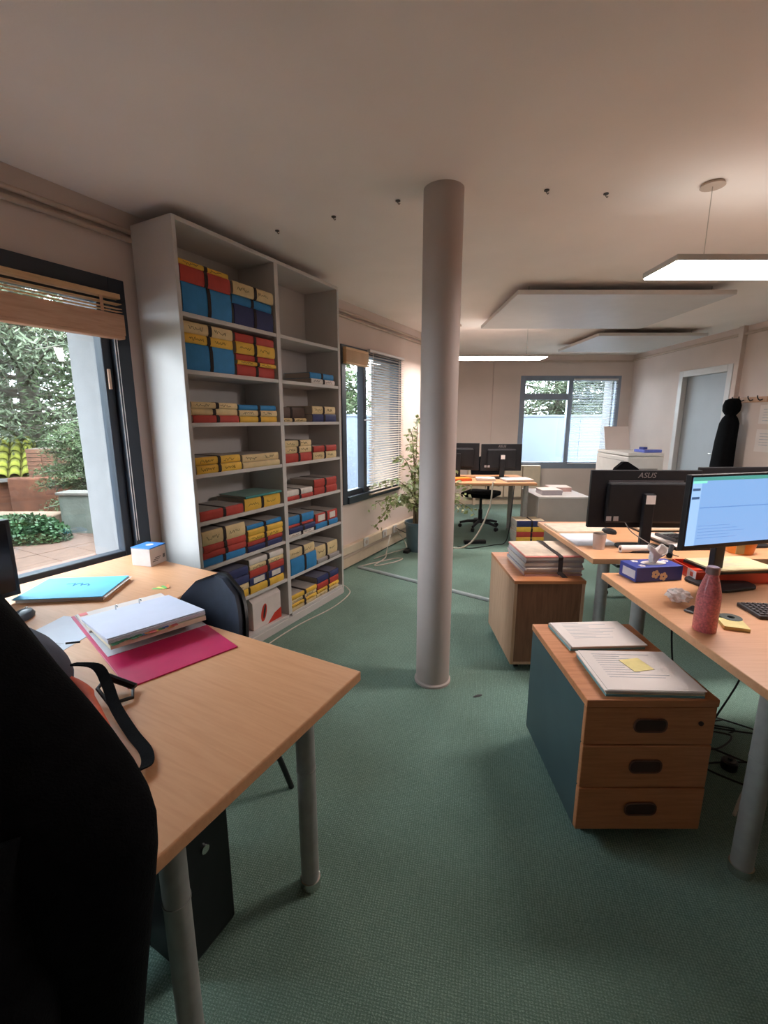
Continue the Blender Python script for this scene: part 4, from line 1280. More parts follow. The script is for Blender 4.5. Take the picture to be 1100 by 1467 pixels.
# crumpled tissue on the desk, phone, sticky pad, keyboard
ctis = thing('crumpled_tissue', 'crumpled white tissue behind the pink bottle', 'tissue', (1.165, 1.69, RZ))
def blob(par, name, r, seed, mat, sz=(1, 1, 0.6), amp=0.22):
    bm = bmesh.new()
    bmesh.ops.create_icosphere(bm, subdivisions=3, radius=r)
    rs = random.Random(seed)
    ph = [rs.uniform(0, 6) for _ in range(6)]
    for v in bm.verts:
        n = v.co.normalized()
        k = 1 + amp * (math.sin(4 * n.x + ph[0]) * math.sin(5 * n.y + ph[1]) + 0.6 * math.sin(9 * n.z + 7 * n.x + ph[2]) + 0.4 * rs.uniform(-1, 1))
        v.co = Vector((n.x * sz[0], n.y * sz[1], n.z * sz[2])) * r * k
    lo = min(v.co.z for v in bm.verts)
    for v in bm.verts:
        v.co.z -= lo
    me = bpy.data.meshes.new(name)
    bm.to_mesh(me); bm.free()
    me.materials.append(mat)
    o = bpy.data.objects.new(name, me)
    COL.objects.link(o)
    o.parent = par
    return o
blob(ctis, 'crumple', 0.034, 4, pm('tissue_white', (226, 214, 210), 0.9, 0.03), (1.2, 1, 0.8))
ph_ = thing('phone', 'dark phone lying behind the pink bottle', 'phone', (1.215, 1.575, RZ), math.radians(35))
bx('phone_body', -0.036, 0.036, -0.075, 0.075, 0, 0.009, pm('phone_dark', (66, 60, 60), 0.3), ph_, 0.004)
bx('phone_glass', -0.032, 0.032, -0.070, 0.070, 0.0091, 0.0096, pm('phone_glass', (40, 38, 42), 0.1), ph_)
pd = thing('sticky_pad', 'yellow sticky note pad beside the pink bottle', 'sticky notes', (1.235, 1.487, RZ), math.radians(-20))
bx('pad', -0.038, 0.038, -0.038, 0.038, 0, 0.012, stripes_mat('pad_yellow', (228, 206, 132), (206, 180, 110), 200), pd)
bx('top_note', -0.038, 0.038, -0.038, 0.038, 0.0122, 0.0128, pm('sticky_yellow', (226, 208, 140), 0.7), pd)
hl = thing('tape_roll', 'dark green tape disc leaning on the sticky pad', 'tape', (1.262, 1.535, RZ))
MB().lathe([(0.012, 0.0), (0.034, 0.0), (0.034, 0.014), (0.012, 0.014), (0.012, 0.0)], n=24, cap=False).build('tape', pm('tape_green', (72, 76, 62), 0.4), hl, smooth=True)
kb = thing('keyboard', 'dark keyboard at the right edge of the near desk', 'keyboard', (1.60, 1.585, RZ), math.radians(-6))
bx('keyboard_body', -0.22, 0.22, -0.065, 0.065, 0.0, 0.014, pm('keyboard_dark', (58, 50, 48), 0.5), kb, 0.003)
k0 = MB().add([(-.0075, -.0075, 0), (.0075, -.0075, 0), (.0075, .0075, 0), (-.0075, .0075, 0), (-.006, -.006, .005), (.006, -.006, .005), (.006, .006, .005), (-.006, .006, .005)],
              [(0, 3, 2, 1), (4, 5, 6, 7), (0, 1, 5, 4), (1, 2, 6, 5), (2, 3, 7, 6), (3, 0, 4, 7)]).build('key', pm('key_dark', (76, 68, 66), 0.5), kb)
k0.location = (-0.205, -0.05, 0.0142)
for j in range(6):
    for i in range(22):
        if (i, j) != (0, 0):
            share(k0, kb, (-0.205 + i * 0.0195, -0.05 + j * 0.0195, 0.0142))
pens = thing('desk_clutter_basket', 'orange basket of desk supplies at the right edge behind the keyboard', 'basket', (1.96, 2.40, RZ))
MB().lathe([(0.05, 0.0), (0.06, 0.0), (0.075, 0.07), (0.070, 0.07), (0.055, 0.006)], n=20, cap=False).build('bowl', pm('orange_plastic', (232, 140, 56), 0.4), pens, smooth=True)
bx('card', -0.075, -0.03, -0.07, -0.066, 0.01, 0.10, pm('olive_card', (176, 150, 96), 0.7), pens)
for k in range(4):
    MB().tube([(-0.02 + k * 0.015, 0.0, 0.008), (-0.05 + k * 0.03, 0.02, 0.12)], 0.004, 8).build('pen', pm('pen%d' % (k % 2), ((206, 96, 60), (226, 170, 60))[k % 2], 0.4), pens, smooth=True)

# ------------------------------------------------------------------ things on the middle desk
sheaf('paper_stack', 'cream papers spread at the far left corner of the middle desk', 'papers', (1.30, 2.95, RZ), 0.02, 0.36, 0.24, [.006, .004], [M_CREAMP, pm('cream_top', (224, 204, 184), 0.75)], lines=False, seed=31)
sheaf('paper_stack', 'white sheets at the left edge of the middle desk', 'papers', (1.24, 2.66, RZ), 0.0, 0.24, 0.27, [.003, .002], [M_PAPER, pm('bluewhite_paper', (214, 218, 228), 0.8, 0.02)], lines=False, seed=32)
sheaf('paper_stack', 'cream papers behind the stand of the back-turned monitor', 'papers', (1.95, 2.98, RZ), 0.0, 0.6, 0.26, [.012, .008, .004], [M_BLACK, M_CREAMP, pm('cream_top', (224, 204, 184), 0.75)], lines=False, seed=33)
gl = thing('tumbler', 'translucent tumbler standing at the corner of the middle desk', 'cup', (1.215, 2.47, RZ))
MB().lathe([(0.001, 0.0), (0.030, 0.0), (0.036, 0.088), (0.034, 0.088), (0.028, 0.004), (0.001, 0.004)], n=24, cap=False).build('cup', pm('frosted_cup', (200, 180, 170), 0.25), gl, smooth=True)
m2 = thing('computer_mouse', 'dark mouse behind the tumbler on the middle desk', 'mouse', (1.45, 2.83, RZ), 0.5)
MB().lathe([(0.001, 0.0), (0.030, 0.0), (0.032, 0.010), (0.026, 0.024), (0.012, 0.031), (0.001, 0.033)], n=20).build('shell', M_BLACK, m2, smooth=True).scale = (1.0, 1.6, 1.0)
bx('wheel', -0.003, 0.003, 0.020, 0.034, 0.026, 0.0335, M_LEG, m2, 0.002)
rl = thing('paper_roll', 'white cylinder lying before the monitor stand on the middle desk', 'roll', (1.375, 2.54 - 0.14, RZ), 0.03)
MB().tube([(-0.075, 0, 0.020), (0.075, 0, 0.020)], 0.020, 18).build('roll', M_PAPER, rl, smooth=True)
MB().tube([(-0.0765, 0, 0.020), (-0.0755, 0, 0.020)], 0.009, 12).build('core', M_BLACK, rl, smooth=True)
dp_ = thing('desk_phone', 'dark handset lying right of the monitor stand on the middle desk', 'phone', (1.56, 2.37, RZ), math.radians(-35))
MB().tube(smoothpath([(0, -0.10, 0.016), (0, -0.05, 0.022), (0, 0.05, 0.022), (0, 0.10, 0.016)], 5), [0.015] * 4 + [0.012] * 8 + [0.015] * 4, 10).build('handset', M_BLACK, dp_, smooth=True)
ca = thing('calculator', 'grey desk calculator lying on papers beside the lit monitor', 'calculator', (1.72, 2.60, RZ + 0.0248), math.radians(8))
bx('case', -0.06, 0.06, -0.085, 0.085, 0, 0.018, pm('calc_grey', (96, 92, 94), 0.5), ca, 0.004)
bx('display', -0.05, 0.05, 0.04, 0.072, 0.0181, 0.019, pm('calc_lcd', (140, 146, 140), 0.3), ca)
for j in range(4):
    for i in range(4):
        bx('key', -0.049 + i * 0.026, -0.029 + i * 0.026, -0.07 + j * 0.026, -0.052 + j * 0.026, 0.0181, 0.022, pm('calc_key', (62, 58, 62), 0.5), ca)
sheaf('paper_stack', 'black folder and white papers under the grey calculator', 'papers', (1.74, 2.58, RZ), 0.05, 0.24, 0.30, [.012, .008, .004], [M_BLACK, M_PAGES, M_PAPER], lines=False, seed=35)
cable('thin cable hanging behind the back-turned monitor', [(1.34, 2.47, 0.90), (1.37, 2.44, 0.84), (1.44, 2.40, 0.79), (1.52, 2.36, 0.745), (1.56, 2.30, 0.737)], 0.003, pm('grey_cable', (120, 110, 106), 0.5))
oc2 = office_chair('office_chair', 'black office chair behind the middle desk, only its top showing', (2.10, 3.66), PI, 1.085, wback=0.30)

# ------------------------------------------------------------------ far desk things
for i, (x, y, w, d, rz, lb, ls, ms_) in enumerate((
        (1.58, 5.36, 0.32, 0.24, 0.1, 'open white papers at the right end of the far desk', [.01, .012, .003], [M_GREYP, M_PAGES, M_PAPER]),
        (1.22, 5.40, 0.22, 0.16, -0.1, 'small white box in front of the far monitors', [.02, .012], [M_PAGES, M_PAPER]),
        (0.90, 5.40, 0.26, 0.16, 0.2, 'orange card on the far desk beside the pillar', [.02, .012], [M_BAGO, pm('orange_plastic', (232, 140, 56), 0.4)]))):
    sheaf('paper_stack', lb, 'papers', (x, y, RZ), rz, w, d, ls, ms_, lines=False, seed=40 + i)
office_chair('office_chair', 'black office chair pushed under the far desk', (1.30, 5.98), 2.6, 0.98)
cable('pale cable hanging from the far desk to the carpet', [(1.25, 5.14, 0.745), (1.235, 5.11, 0.70), (1.20, 5.06, 0.45), (1.05, 5.0, 0.14), (0.90, 4.98, 0.012), (0.75, 5.0, 0.006)], 0.010, pm('pale_cable', (176, 166, 150), 0.5))
cable('black cable curling on the carpet under the far desk', [(1.50, 5.16, 0.70), (1.47, 5.12, 0.40), (1.44, 5.15, 0.05), (1.30, 5.12, 0.006), (1.0, 4.98, 0.006), (0.85, 5.05, 0.006)], 0.005, M_BLACK)
ps = thing('power_strip', 'black power strip on the carpet below the far desk', 'power strip', (1.08, 5.20, 0), 0.1)
bx('strip_body', -0.13, 0.13, -0.03, 0.03, 0, 0.04, M_BLACK, ps, 0.006)
for k in range(4):
    MB().lathe([(0.018, 0.0401), (0.018, 0.0412)], -0.09 + k * 0.06, 0, 14).build('outlet', pm('outlet_grey', (70, 66, 66), 0.5), ps)
# radiator under the back window
rd = thing('radiator', 'cream panel radiator low on the back wall behind the far desk', 'radiator', (2.05, BACK_Y - 0.06, 0))
for k in range(4):
    bx('panel', -0.62 + k * 0.31, -0.325 + k * 0.31, -0.045, 0.03, 0.14, 0.66, M_TRUNK, rd, 0.008)
bx('top_grille', -0.62, 0.60, -0.045, 0.04, 0.6605, 0.68, M_TRUNK, rd, 0.003)
for x in (-0.5, 0.48):
    bx('foot', x - 0.02, x + 0.02, -0.03, 0.02, 0, 0.1395, M_TRUNK, rd)
bb = struct(bx('baseboard_back', 0.45, RIGHT_X, BACK_Y - 0.018, BACK_Y - 0.0005, 0, 0.09, M_TRUNK, None, 0.003), 'cream skirting along the back wall', 'baseboard')
struct(bx('baseboard_right', RIGHT_X - 0.018, RIGHT_X - 0.0005, NEAR_Y, 5.39, 0, 0.09, M_TRUNK, None, 0.003), 'cream skirting along the right wall', 'baseboard')

# copier cabinet in the right middle distance
pr = thing('copier', 'pale grey floor copier with sheets on its lid near the right wall', 'copier', (2.47, 4.60, 0))
M_COP = pm('copier_grey', (206, 204, 200), 0.5, 0.03)
bx('cabinet', -0.16, 0.16, -0.31, 0.31, 0.03, 0.80, M_COP, pr, 0.006)
bx('body', -0.17, 0.17, -0.32, 0.32, 0.801, 1.10, M_COP, pr, 0.01)
bx('lid', -0.17, 0.17, -0.32, 0.32, 1.104, 1.135, M_COP, pr, 0.008)
bx('door_line', -0.1712, -0.1702, -0.26, 0.26, 1.055, 1.06, pm('seam_grey', (140, 138, 136), 0.5), pr)
bx('tray_slot', -0.12, 0.12, -0.3212, -0.3202, 0.95, 0.99, pm('seam_grey', (140, 138, 136), 0.5), pr)
bx('plinth', -0.15, 0.15, -0.30, 0.30, 0, 0.03, M_BLACK, pr)
ls = thing('display_sheet', 'large white sheet leaning upright on the copier lid', 'paper', (2.46, 4.80, 1.135))
MB().box(-0.13, 0.13, -0.002, 0.002, 0, 0.25).build('sheet', M_PAPER, ls, rot=(math.radians(-18), 0, 0))
MB().box(-0.02, 0.02, -0.0, 0.004, 0, 0.20).build('easel_back', M_PAPER, ls, loc=(0, 0.12, 0), rot=(math.radians(14), 0, 0))
bp2 = thing('blue_packet', 'blue and white paper packet lying on the copier lid', 'packet', (2.56, 4.42, 1.135), 0.1)
bx('packet', -0.09, 0.09, -0.08, 0.08, 0, 0.028, pm('packet_blue', (96, 112, 196), 0.4, 0.15, 60), bp2, 0.006)
bx('label', -0.05, 0.06, -0.05, 0.05, 0.0282, 0.0288, M_PAPER, bp2)
bx('flap', -0.06, -0.02, -0.02, 0.05, 0.0285, 0.05, pm('packet_navy', (66, 74, 140), 0.4), bp2, 0.003)

# coat hooks and hanging coat, pinned sheets on the right wall
hr = thing('coat_hooks', 'wooden rail with coat hooks on the right wall', 'coat rack', (RIGHT_X - 0.001, 5.20, 1.66))
bx('rail', -0.02, 0, -0.24, 0.22, -0.03, 0.03, M_CABW, hr, 0.004)
for y in (-0.18, -0.05, 0.08, 0.18):
    MB().tube(smoothpath([(-0.02, y, 0.0), (-0.05, y, -0.01), (-0.075, y, 0.015), (-0.08, y, 0.04)], 4), 0.006, 8).build('hook', M_BLACK, hr, smooth=True)
hc2 = thing('coat', 'long black coat hanging beside the grey door', 'coat', (RIGHT_X - 0.13, 5.30, 0))
loft([(0.62, 0, 0.03, 0.085, 0.15), (0.9, 0, 0.025, 0.085, 0.14), (1.2, 0, 0.015, 0.08, 0.125), (1.40, 0, 0.0, 0.075, 0.11), (1.46, 0, 0.0, 0.06, 0.085), (1.50, 0, 0, 0.04, 0.05)], 32, 2.4, 0.05).build('coat_body', M_BLACK2, hc2, smooth=True)
loft([(1.495, 0, 0.0, 0.05, 0.055), (1.54, 0, 0.0, 0.08, 0.085), (1.60, 0, 0.0, 0.085, 0.09), (1.66, 0, 0.0, 0.07, 0.07), (1.68, 0.01, 0, 0.035, 0.035)], 24, 2.2, 0.06).build('hood', M_BLACK2, hc2, smooth=True)
for k, (z, lb) in enumerate(((1.50, 'upper white sheet pinned to the right wall'), (1.24, 'lower white sheet pinned to the right wall'))):
    ws = thing('wall_sheet', lb, 'paper', (RIGHT_X - 0.003, 4.95, z))
    bx('sheet', -0.001, 0.001, -0.10, 0.10, -0.10 if k == 0 else -0.14, 0.10, M_PAPER, ws)
    for q in range(5):
        bx('print_line', -0.0018, -0.0012, -0.07, 0.05, 0.05 - q * 0.03, 0.056 - q * 0.03, pm('print_grey', (172, 172, 180), 0.8), ws)

# ------------------------------------------------------------------ lamps and panels
def lamp(label, x0, x1, y0, y1, z):
    cx, cy = (x0 + x1) / 2, (y0 + y1) / 2
    l = thing('pendant_lamp', label, 'lamp', (cx, cy, z))
    w, d = (x1 - x0) / 2, (y1 - y0) / 2
    bx('housing', -w, w, -d, d, 0.004, 0.030, M_WHITE, l, 0.003)
    bx('diffuser', -w + 0.006, w - 0.006, -d + 0.006, d - 0.006, -0.001, 0.0035, emit('lamp_glow', (255, 245, 240), LAMP_STRENGTH), l)
    bx('upper_diffuser', -w + 0.03, w - 0.03, -d + 0.03, d - 0.03, 0.0305, 0.033, emit('lamp_glow_up', (255, 244, 234), LAMP_STRENGTH * 0.05), l)
    for sx in (-w + 0.2, w - 0.2):
        MB().tube([(sx, 0, 0.033), (sx, 0, H - z - 0.012)], 0.0022, 6).build('suspension_wire', M_CHROME, l, smooth=True)
        MB().lathe([(0.05, H - z - 0.012), (0.045, H - z - 0.0005)], sx, 0, 20).build('ceiling_rose', M_PIPE, l, smooth=True)
    return l
lamp('bright white pendant light panel hanging over the near right desk', 1.27, 2.50, 2.14, 2.41, 2.12)
lamp('lit pendant light panel hanging over the far desk', 0.62, 1.81, 5.22, 5.52, 2.12)
def apanel(label, x0, x1, y0, y1, z):
    cx, cy = (x0 + x1) / 2, (y0 + y1) / 2
    p = thing('acoustic_panel', label, 'ceiling panel', (cx, cy, z))
    w, d = (x1 - x0) / 2, (y1 - y0) / 2
    bx('panel', -w, w, -d, d, 0, 0.035, M_WHITE, p, 0.004)
    for sx in (-w + 0.12, w - 0.12):
        for sy in (-d + 0.12, d - 0.12):
            MB().tube([(sx, sy, 0.035), (sx, sy, H - z - 0.0005)], 0.003, 6).build('suspension_wire', M_CHROME, p, smooth=True)
    return p
apanel('large white panel hanging close under the ceiling behind the near lamp', 1.03, 2.72, 3.75, 5.10, 2.39)
apanel('white panel hanging under the ceiling near the back right corner', 2.48, 3.74, 5.52, 6.78, 2.39)

# ------------------------------------------------------------------ floor things
A_, B_ = Vector((-0.25, 4.315, 0)), Vector((0.86, 3.47, 0))
dv = (B_ - A_)
cc = thing('cable_cover', 'half round grey cable cover crossing the carpet behind the pillar', 'cable cover', A_, math.atan2(dv.y, dv.x))
L_ = dv.length
pr_ = arc(0, 0, 0.024, 0, 180, 8)
m = MB()
vs = [(0, x, y * 0.7 + 0.0005) for x, y in pr_] + [(L_, x, y * 0.7 + 0.0005) for x, y in pr_]
n = len(pr_)
m.add(vs, [(i, i + 1, n + i + 1, n + i) for i in range(n - 1)] + [tuple(range(n)), tuple(range(2 * n - 1, n - 1, -1)), (0, n, 2 * n - 1, n - 1)])
m.build('cover', pm('cover_grey', (158, 170, 170), 0.45), cc, smooth=True)
bx('edge_strip', 0, L_, -0.036, 0.036, 0.0, 0.003, pm('cover_dark', (74, 88, 88), 0.6), cc)

MC = pm('white_cable', (206, 196, 182), 0.5)
cable('coil of pale cable on the carpet at the foot of the window wall', [xy(-1.75, 0.10, 0.008), xy(-1.6, 0.16, 0.006), xy(-1.35, 0.28, 0.006), xy(-1.30, 0.36, 0.006), xy(-1.45, 0.34, 0.006), xy(-1.65, 0.22, 0.007), xy(-1.40, 0.20, 0.012), xy(-1.25, 0.14, 0.03), xy(-1.05, 0.08, 0.17)], 0.006, MC)
cable('loose pale cable looping on the carpet before the plant pot', [xy(-1.45, 0.10, 0.006), xy(-1.2, 0.15, 0.006), xy(-0.95, 0.22, 0.006), xy(-0.8, 0.16, 0.006), xy(-0.72, 0.08, 0.05), xy(-0.88, 0.07, 0.20)], 0.005, MC)
cable('dark cable running from the wall socket to the carpet', [xy(-0.88, 0.075, 0.21), xy(-0.80, 0.12, 0.16), xy(-0.70, 0.17, 0.10), xy(-0.55, 0.20, 0.03), xy(-0.45, 0.22, 0.008)], 0.004, M_BLACK)
ad = thingW('power_adapter', 'black power adapter brick on the carpet below the venetian blind', 'adapter', -1.05, 0.30, 0)
bx('brick', -0.03, 0.03, -0.06, 0.06, 0, 0.032, M_BLACK, ad, 0.006)
bx('label_plate', -0.02, 0.02, -0.03, 0.03, 0.0321, 0.0325, pm('outlet_grey', (70, 66, 66), 0.5), ad)
tag(MB().lathe([(0.001, 0.0003), (0.014, 0.0005), (0.010, 0.004), (0.001, 0.005)], n=10).build('carpet_scrap', M_BLACK, loc=(0.50, 2.17, 0), rot=(0, 0, 0.4), smooth=True), 'dark scrap lying on the carpet right of the pillar', 'scrap').scale = (2.2, 0.7, 1)

# cables under the near right desk
rs = random.Random(8)
def tangle(label, cx, cy, mat, seed, r=0.004, spread=0.2, up=None):
    q = random.Random(seed)
    pts = [] if up is None else [(up[0], up[1], 0.66), (up[0] + 0.02, up[1] - 0.03, 0.35)]
    for k in range(7):
        pts.append((cx + q.uniform(-spread, spread), cy + q.uniform(-spread, spread) * 0.9, r + 0.002 + q.uniform(0, 0.03)))
    cable(label, pts, r, mat)
tangle('dark cable hanging behind the near desk edge and looping on the carpet', 1.55, 1.75, M_BLACK, 1, up=(1.32, 1.95))
tangle('black cable tangled on the carpet nearest the desk leg', 1.50, 1.52, M_BLACK, 2)
tangle('black cable tangled on the carpet deepest under the near desk', 1.62, 1.85, M_BLACK, 3, up=(1.62, 1.9))
cable('white cable arching over the black ones under the near desk', [(1.30, 1.42, 0.008), (1.40, 1.50, 0.05), (1.52, 1.56, 0.07), (1.66, 1.55, 0.04), (1.8, 1.5, 0.008)], 0.006, MC)
fb = thing('power_socket_block', 'small black socket block among the cables under the near desk', 'socket', (1.46, 1.66, 0))
MB().lathe([(0.028, 0.0), (0.030, 0.005), (0.030, 0.035), (0.024, 0.042)], n=18).build('socket_body', M_BLACK, fb, smooth=True)
MB().lathe([(0.008, 0.0421), (0.008, 0.050)], n=10).build('plug_pin', M_BLACK, fb, smooth=True)

# ------------------------------------------------------------------ ficus
fx, fy = 0.375, 4.92
fic = thing('potted_ficus', 'potted weeping fig with arching pale branches behind the pillar', 'plant', (fx, fy, 0))
MB().lathe([(0.001, 0.0), (0.105, 0.0), (0.120, 0.10), (0.135, 0.30), (0.146, 0.305), (0.146, 0.335), (0.132, 0.335), (0.128, 0.29)], n=32, cap=False).build('pot', pm('pot_bluegrey', (88, 110, 120), 0.5, 0.08), fic, smooth=True)
MB().lathe([(0.001, 0.285), (0.130, 0.288)], n=24, cap=False).build('soil', pm('soil', (62, 50, 42), 0.95, 0.3, 60, 0.6, 80), fic)
ML1 = pm('leaf_green', (160, 170, 112), 0.5, 0.2, 30)
ML2 = pm('leaf_pale', (214, 210, 172), 0.5, 0.15, 30)
M_BARK = pm('thin_bark', (122, 104, 80), 0.85, 0.2, 40)
rf = random.Random(21)
brs = []
targets = [(-0.30, -0.30, 0.62), (-0.44, -0.34, 0.80), (-0.26, -0.28, 1.05), (-0.12, -0.15, 1.32), (-0.02, -0.02, 1.45), (-0.10, -0.10, 1.18), (-0.45, -0.36, 0.38), (-0.38, -0.36, 0.50), (-0.50, -0.40, 0.58),
           (-0.16, -0.22, 0.75), (0.02, -0.12, 0.95), (0.10, -0.05, 1.25), (0.30, -0.05, 0.72), (0.52, -0.02, 0.62), (0.60, 0.0, 0.46), (0.46, -0.10, 0.50), (0.56, -0.06, 0.74), (0.40, 0.05, 0.90)]
lv = {0: MB(), 1: MB()}
def leaf(mb, p, dirv, size):
    d = dirv.normalized()
    side = d.cross(Vector((rf.uniform(-1, 1), rf.uniform(-1, 1), rf.uniform(0.2, 1)))).normalized()
    up = side.cross(d)
    w = size * 0.30
    a = p; b = p + d * size * 0.45 + side * w + up * size * 0.05; c = p + d * size; e = p + d * size * 0.45 - side * w + up * size * 0.05
    f_ = p + d * size * 0.5 - up * size * 0.03
    mb.add([a, b, c, e, f_], [(0, 1, 4), (1, 2, 4), (2, 3, 4), (3, 0, 4)])
for k, tg in enumerate(targets):
    t = Vector(tg)
    base = Vector((rf.uniform(-0.05, 0.05), rf.uniform(-0.05, 0.05), 0.29))
    top = Vector((t.x * 0.35, t.y * 0.35, max(t.z + 0.12, 0.75)))
    path = bez(base, Vector((base.x, base.y, 0.6)), top, t, 14)
    MB().tube(path, [0.008 - 0.0004 * i for i in range(15)], 6).build('branch', M_BARK, fic, smooth=True)
    for i in range(4, 15):
        p = path[i]
        for q in range(5):
            dv_ = Vector((rf.uniform(-1, 1), rf.uniform(-1, 1), rf.uniform(-1.1, 0.25)))
            st = p + Vector((rf.uniform(-.045, .045), rf.uniform(-.045, .045), rf.uniform(-.04, .03)))
            leaf(lv[0 if rf.random() < 0.6 else 1], st, dv_, rf.uniform(0.045, 0.075))
        if rf.random() < 0.5:
            MB().tube([p, p + Vector((rf.uniform(-.06, .06), rf.uniform(-.06, .06), rf.uniform(-.08, .02)))], 0.002, 5).build('twig', M_BARK, fic)
tag(lv[0].build('green_leaves', ML1, fic), kind='stuff')
tag(lv[1].build('pale_leaves', ML2, fic), kind='stuff')

# ================================================================== OUTSIDE
gr = struct(MB().box(-30, 30, -12, 45, -0.6, -0.5).build('floor_outside', pm('garden_soil', (69, 74, 51), 0.95, 0.3, 3, 0.4, 20)), 'garden ground outside the windows', 'ground')
# terrace of brown paving outside the near window
te = thingW('terrace', 'reddish brown terrace paving outside the near window', 'terrace', -3.6, -2.2, -0.5)
te['kind'] = 'structure'
M_TER = pm('terrace_tile', (72, 52, 40), 0.85, 0.2, 10, 0.3, 60)
bx('terrace_bed', -2.2, 1.75, -3.2, 2.6, 0, 0.36, pm('terrace_joint', (61, 48, 39), 0.9), te)
tl = bx('paving_tile', 0, 0.385, 0, 0.385, 0.36, 0.40, M_TER, te, 0.004)
tl.location = (-2.19, -3.19, 0)
for i in range(10):
    for j in range(14):
        if i or j:
            share(tl, te, (-2.19 + i * 0.390, -3.19 + j * 0.390, 0.0 + random.uniform(-0.002, 0.002)))
gw = thing('garden_wall', 'weathered grey garden wall beyond the terrace', 'wall', (-3.5, 6.15, -0.5), -0.05)
bx('wall_body', -0.95, 1.2, -0.1, 0.1, 0, 0.93, pm('weathered_concrete', (73, 76, 68), 0.9, 0.35, 4, 0.4, 30), gw, 0.01)
bx('coping', -0.97, 1.2, -0.13, 0.13, 0.9305, 0.97, pm('coping_stone', (74, 69, 62), 0.9, 0.2, 12), gw, 0.008)
ivy = MB(); ri = random.Random(31)
for k in range(5200):
    a = ri.uniform(0, 2 * PI); r_ = math.sqrt(ri.random())
    x = r_ * math.cos(a); y = r_ * math.sin(a)
    hgt = 0.30 * math.sqrt(max(0, 1 - r_ * r_)) + ri.uniform(-0.05, 0.06)
    p = Vector((-4.72 + x * 0.62, 5.72 + y * 0.30, -0.13 + hgt))
    d = Vector((ri.uniform(-1, 1), ri.uniform(-1, 0.3), ri.uniform(-0.4, 1))).normalized()
    sd_ = d.cross(Vector((ri.uniform(-1, 1), ri.uniform(-1, 1), 1))).normalized()
    s_ = ri.uniform(0.035, 0.06)
    ivy.add([p, p + d * s_ * 0.5 + sd_ * s_ * 0.45, p + d * s_, p + d * s_ * 0.5 - sd_ * s_ * 0.45], [(0, 1, 2, 3)])
iv = thing('ivy_mound', 'mound of dark green ivy at the terrace edge', 'ivy', (0, 0, 0))
tag(ivy.build('ivy_leaves', pm('ivy_green', (38, 64, 33), 0.6, 0.35, 8), iv), kind='stuff')
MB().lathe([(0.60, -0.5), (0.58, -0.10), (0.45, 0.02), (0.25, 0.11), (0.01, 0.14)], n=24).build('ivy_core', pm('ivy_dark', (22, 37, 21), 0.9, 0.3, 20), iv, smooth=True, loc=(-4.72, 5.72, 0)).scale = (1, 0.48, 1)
lg = tag(MB().box(-8, -4.50, 6.02, 6.30, -0.5, 0.17).build('garden_ledge', pm('ledge_tan', (105, 84, 67), 0.9, 0.2, 8, 0.3, 40), bevel=0.02), 'tan low garden ledge behind the ivy mound', 'ledge')
# shed with mossy tiled roof
shd = thing('garden_shed', 'low terracotta shed with a mossy yellow green tiled roof', 'shed', (-8.41, 7.96, 0), math.radians(35))
bx('shed_wall', -1.7, 1.75, -0.9, 0.9, -0.5, 0.40, pm('terracotta_wall', (100, 61, 43), 0.9, 0.3, 6, 0.3, 30), shd)
bx('shutter', 0.3, 0.9, -0.93, -0.901, 0.0, 0.36, pm('shutter_green', (65, 76, 59), 0.8), shd)
bx('gutter', -1.8, 1.85, -1.08, -1.0, 0.36, 0.43, pm('gutter_grey', (102, 97, 92), 0.6), shd, 0.01)
roof = MB().add([(-1.8, -1.05, 0.42), (1.85, -1.05, 0.42), (1.85, 0.6, 1.06), (-1.8, 0.6, 1.06), (-1.8, -1.05, 0.38), (1.85, -1.05, 0.38), (1.85, 0.6, 1.02), (-1.8, 0.6, 1.02)],
                [(0, 1, 2, 3), (4, 7, 6, 5), (0, 4, 5, 1), (1, 5, 6, 2), (2, 6, 7, 3), (3, 7, 4, 0)]).build('roof', pm('roof_dark', (96, 89, 35), 0.9), shd)
tp = arc(0, 0, 0.085, 0, 180, 7)
vs = [(x, 0, y) for x, y in tp] + [(x * 0.82, 0.40, y * 0.82) for x, y in tp]
n = len(tp)
tile = MB().add(vs, [(i, i + 1, n + i + 1, n + i) for i in range(n - 1)]).build('roof_tile', pm('mossy_tile', (116, 116, 40), 0.9, 0.3, 9, 0.4, 30), roof, smooth=True)
so_ = tile.modifiers.new('thick', 'SOLIDIFY'); so_.thickness = 0.012
slope = math.atan2(0.64, 1.65)
first = True
for i in range(20):
    for j in range(5):
        y = -1.08 + j * 0.33 * math.cos(slope); z = 0.43 + j * 0.33 * math.sin(slope) + 0.01
        if first:
            tile.location = (-1.7 + i * 0.18, y, z); tile.rotation_euler = (slope - 0.03, 0, 0); first = False
        else:
            share(tile, roof, (-1.7 + i * 0.18, y, z), (slope - 0.03, 0, 0))
# brick pier
bpier = thing('brick_pier', 'reddish brick pier beside the mossy roof', 'pier', (-5.95, 8.1, -0.5), 0.1)
bx('mortar_core', -0.24, 0.24, -0.24, 0.24, 0, 1.445, pm('mortar', (99, 84, 71), 0.9), bpier)
brk = bx('brick', -0.118, 0.118, -0.014, 0.0, -0.031, 0.031, pm('brick_red', (103, 70, 53), 0.9, 0.25, 14, 0.3, 60), bpier)
brk.location = (-0.122, -0.2405, 0.04)
for j in range(20):
    for face in range(2):
        for i in range(2):
            if j == 0 and face == 0 and i == 0:
                continue
            o_ = -0.122 + i * 0.244
            if face == 0:
                share(brk, bpier, (o_, -0.2405, 0.04 + j * 0.072))
            else:
                share(brk, bpier, (0.2405, o_, 0.04 + j * 0.072), (0, 0, PI / 2))
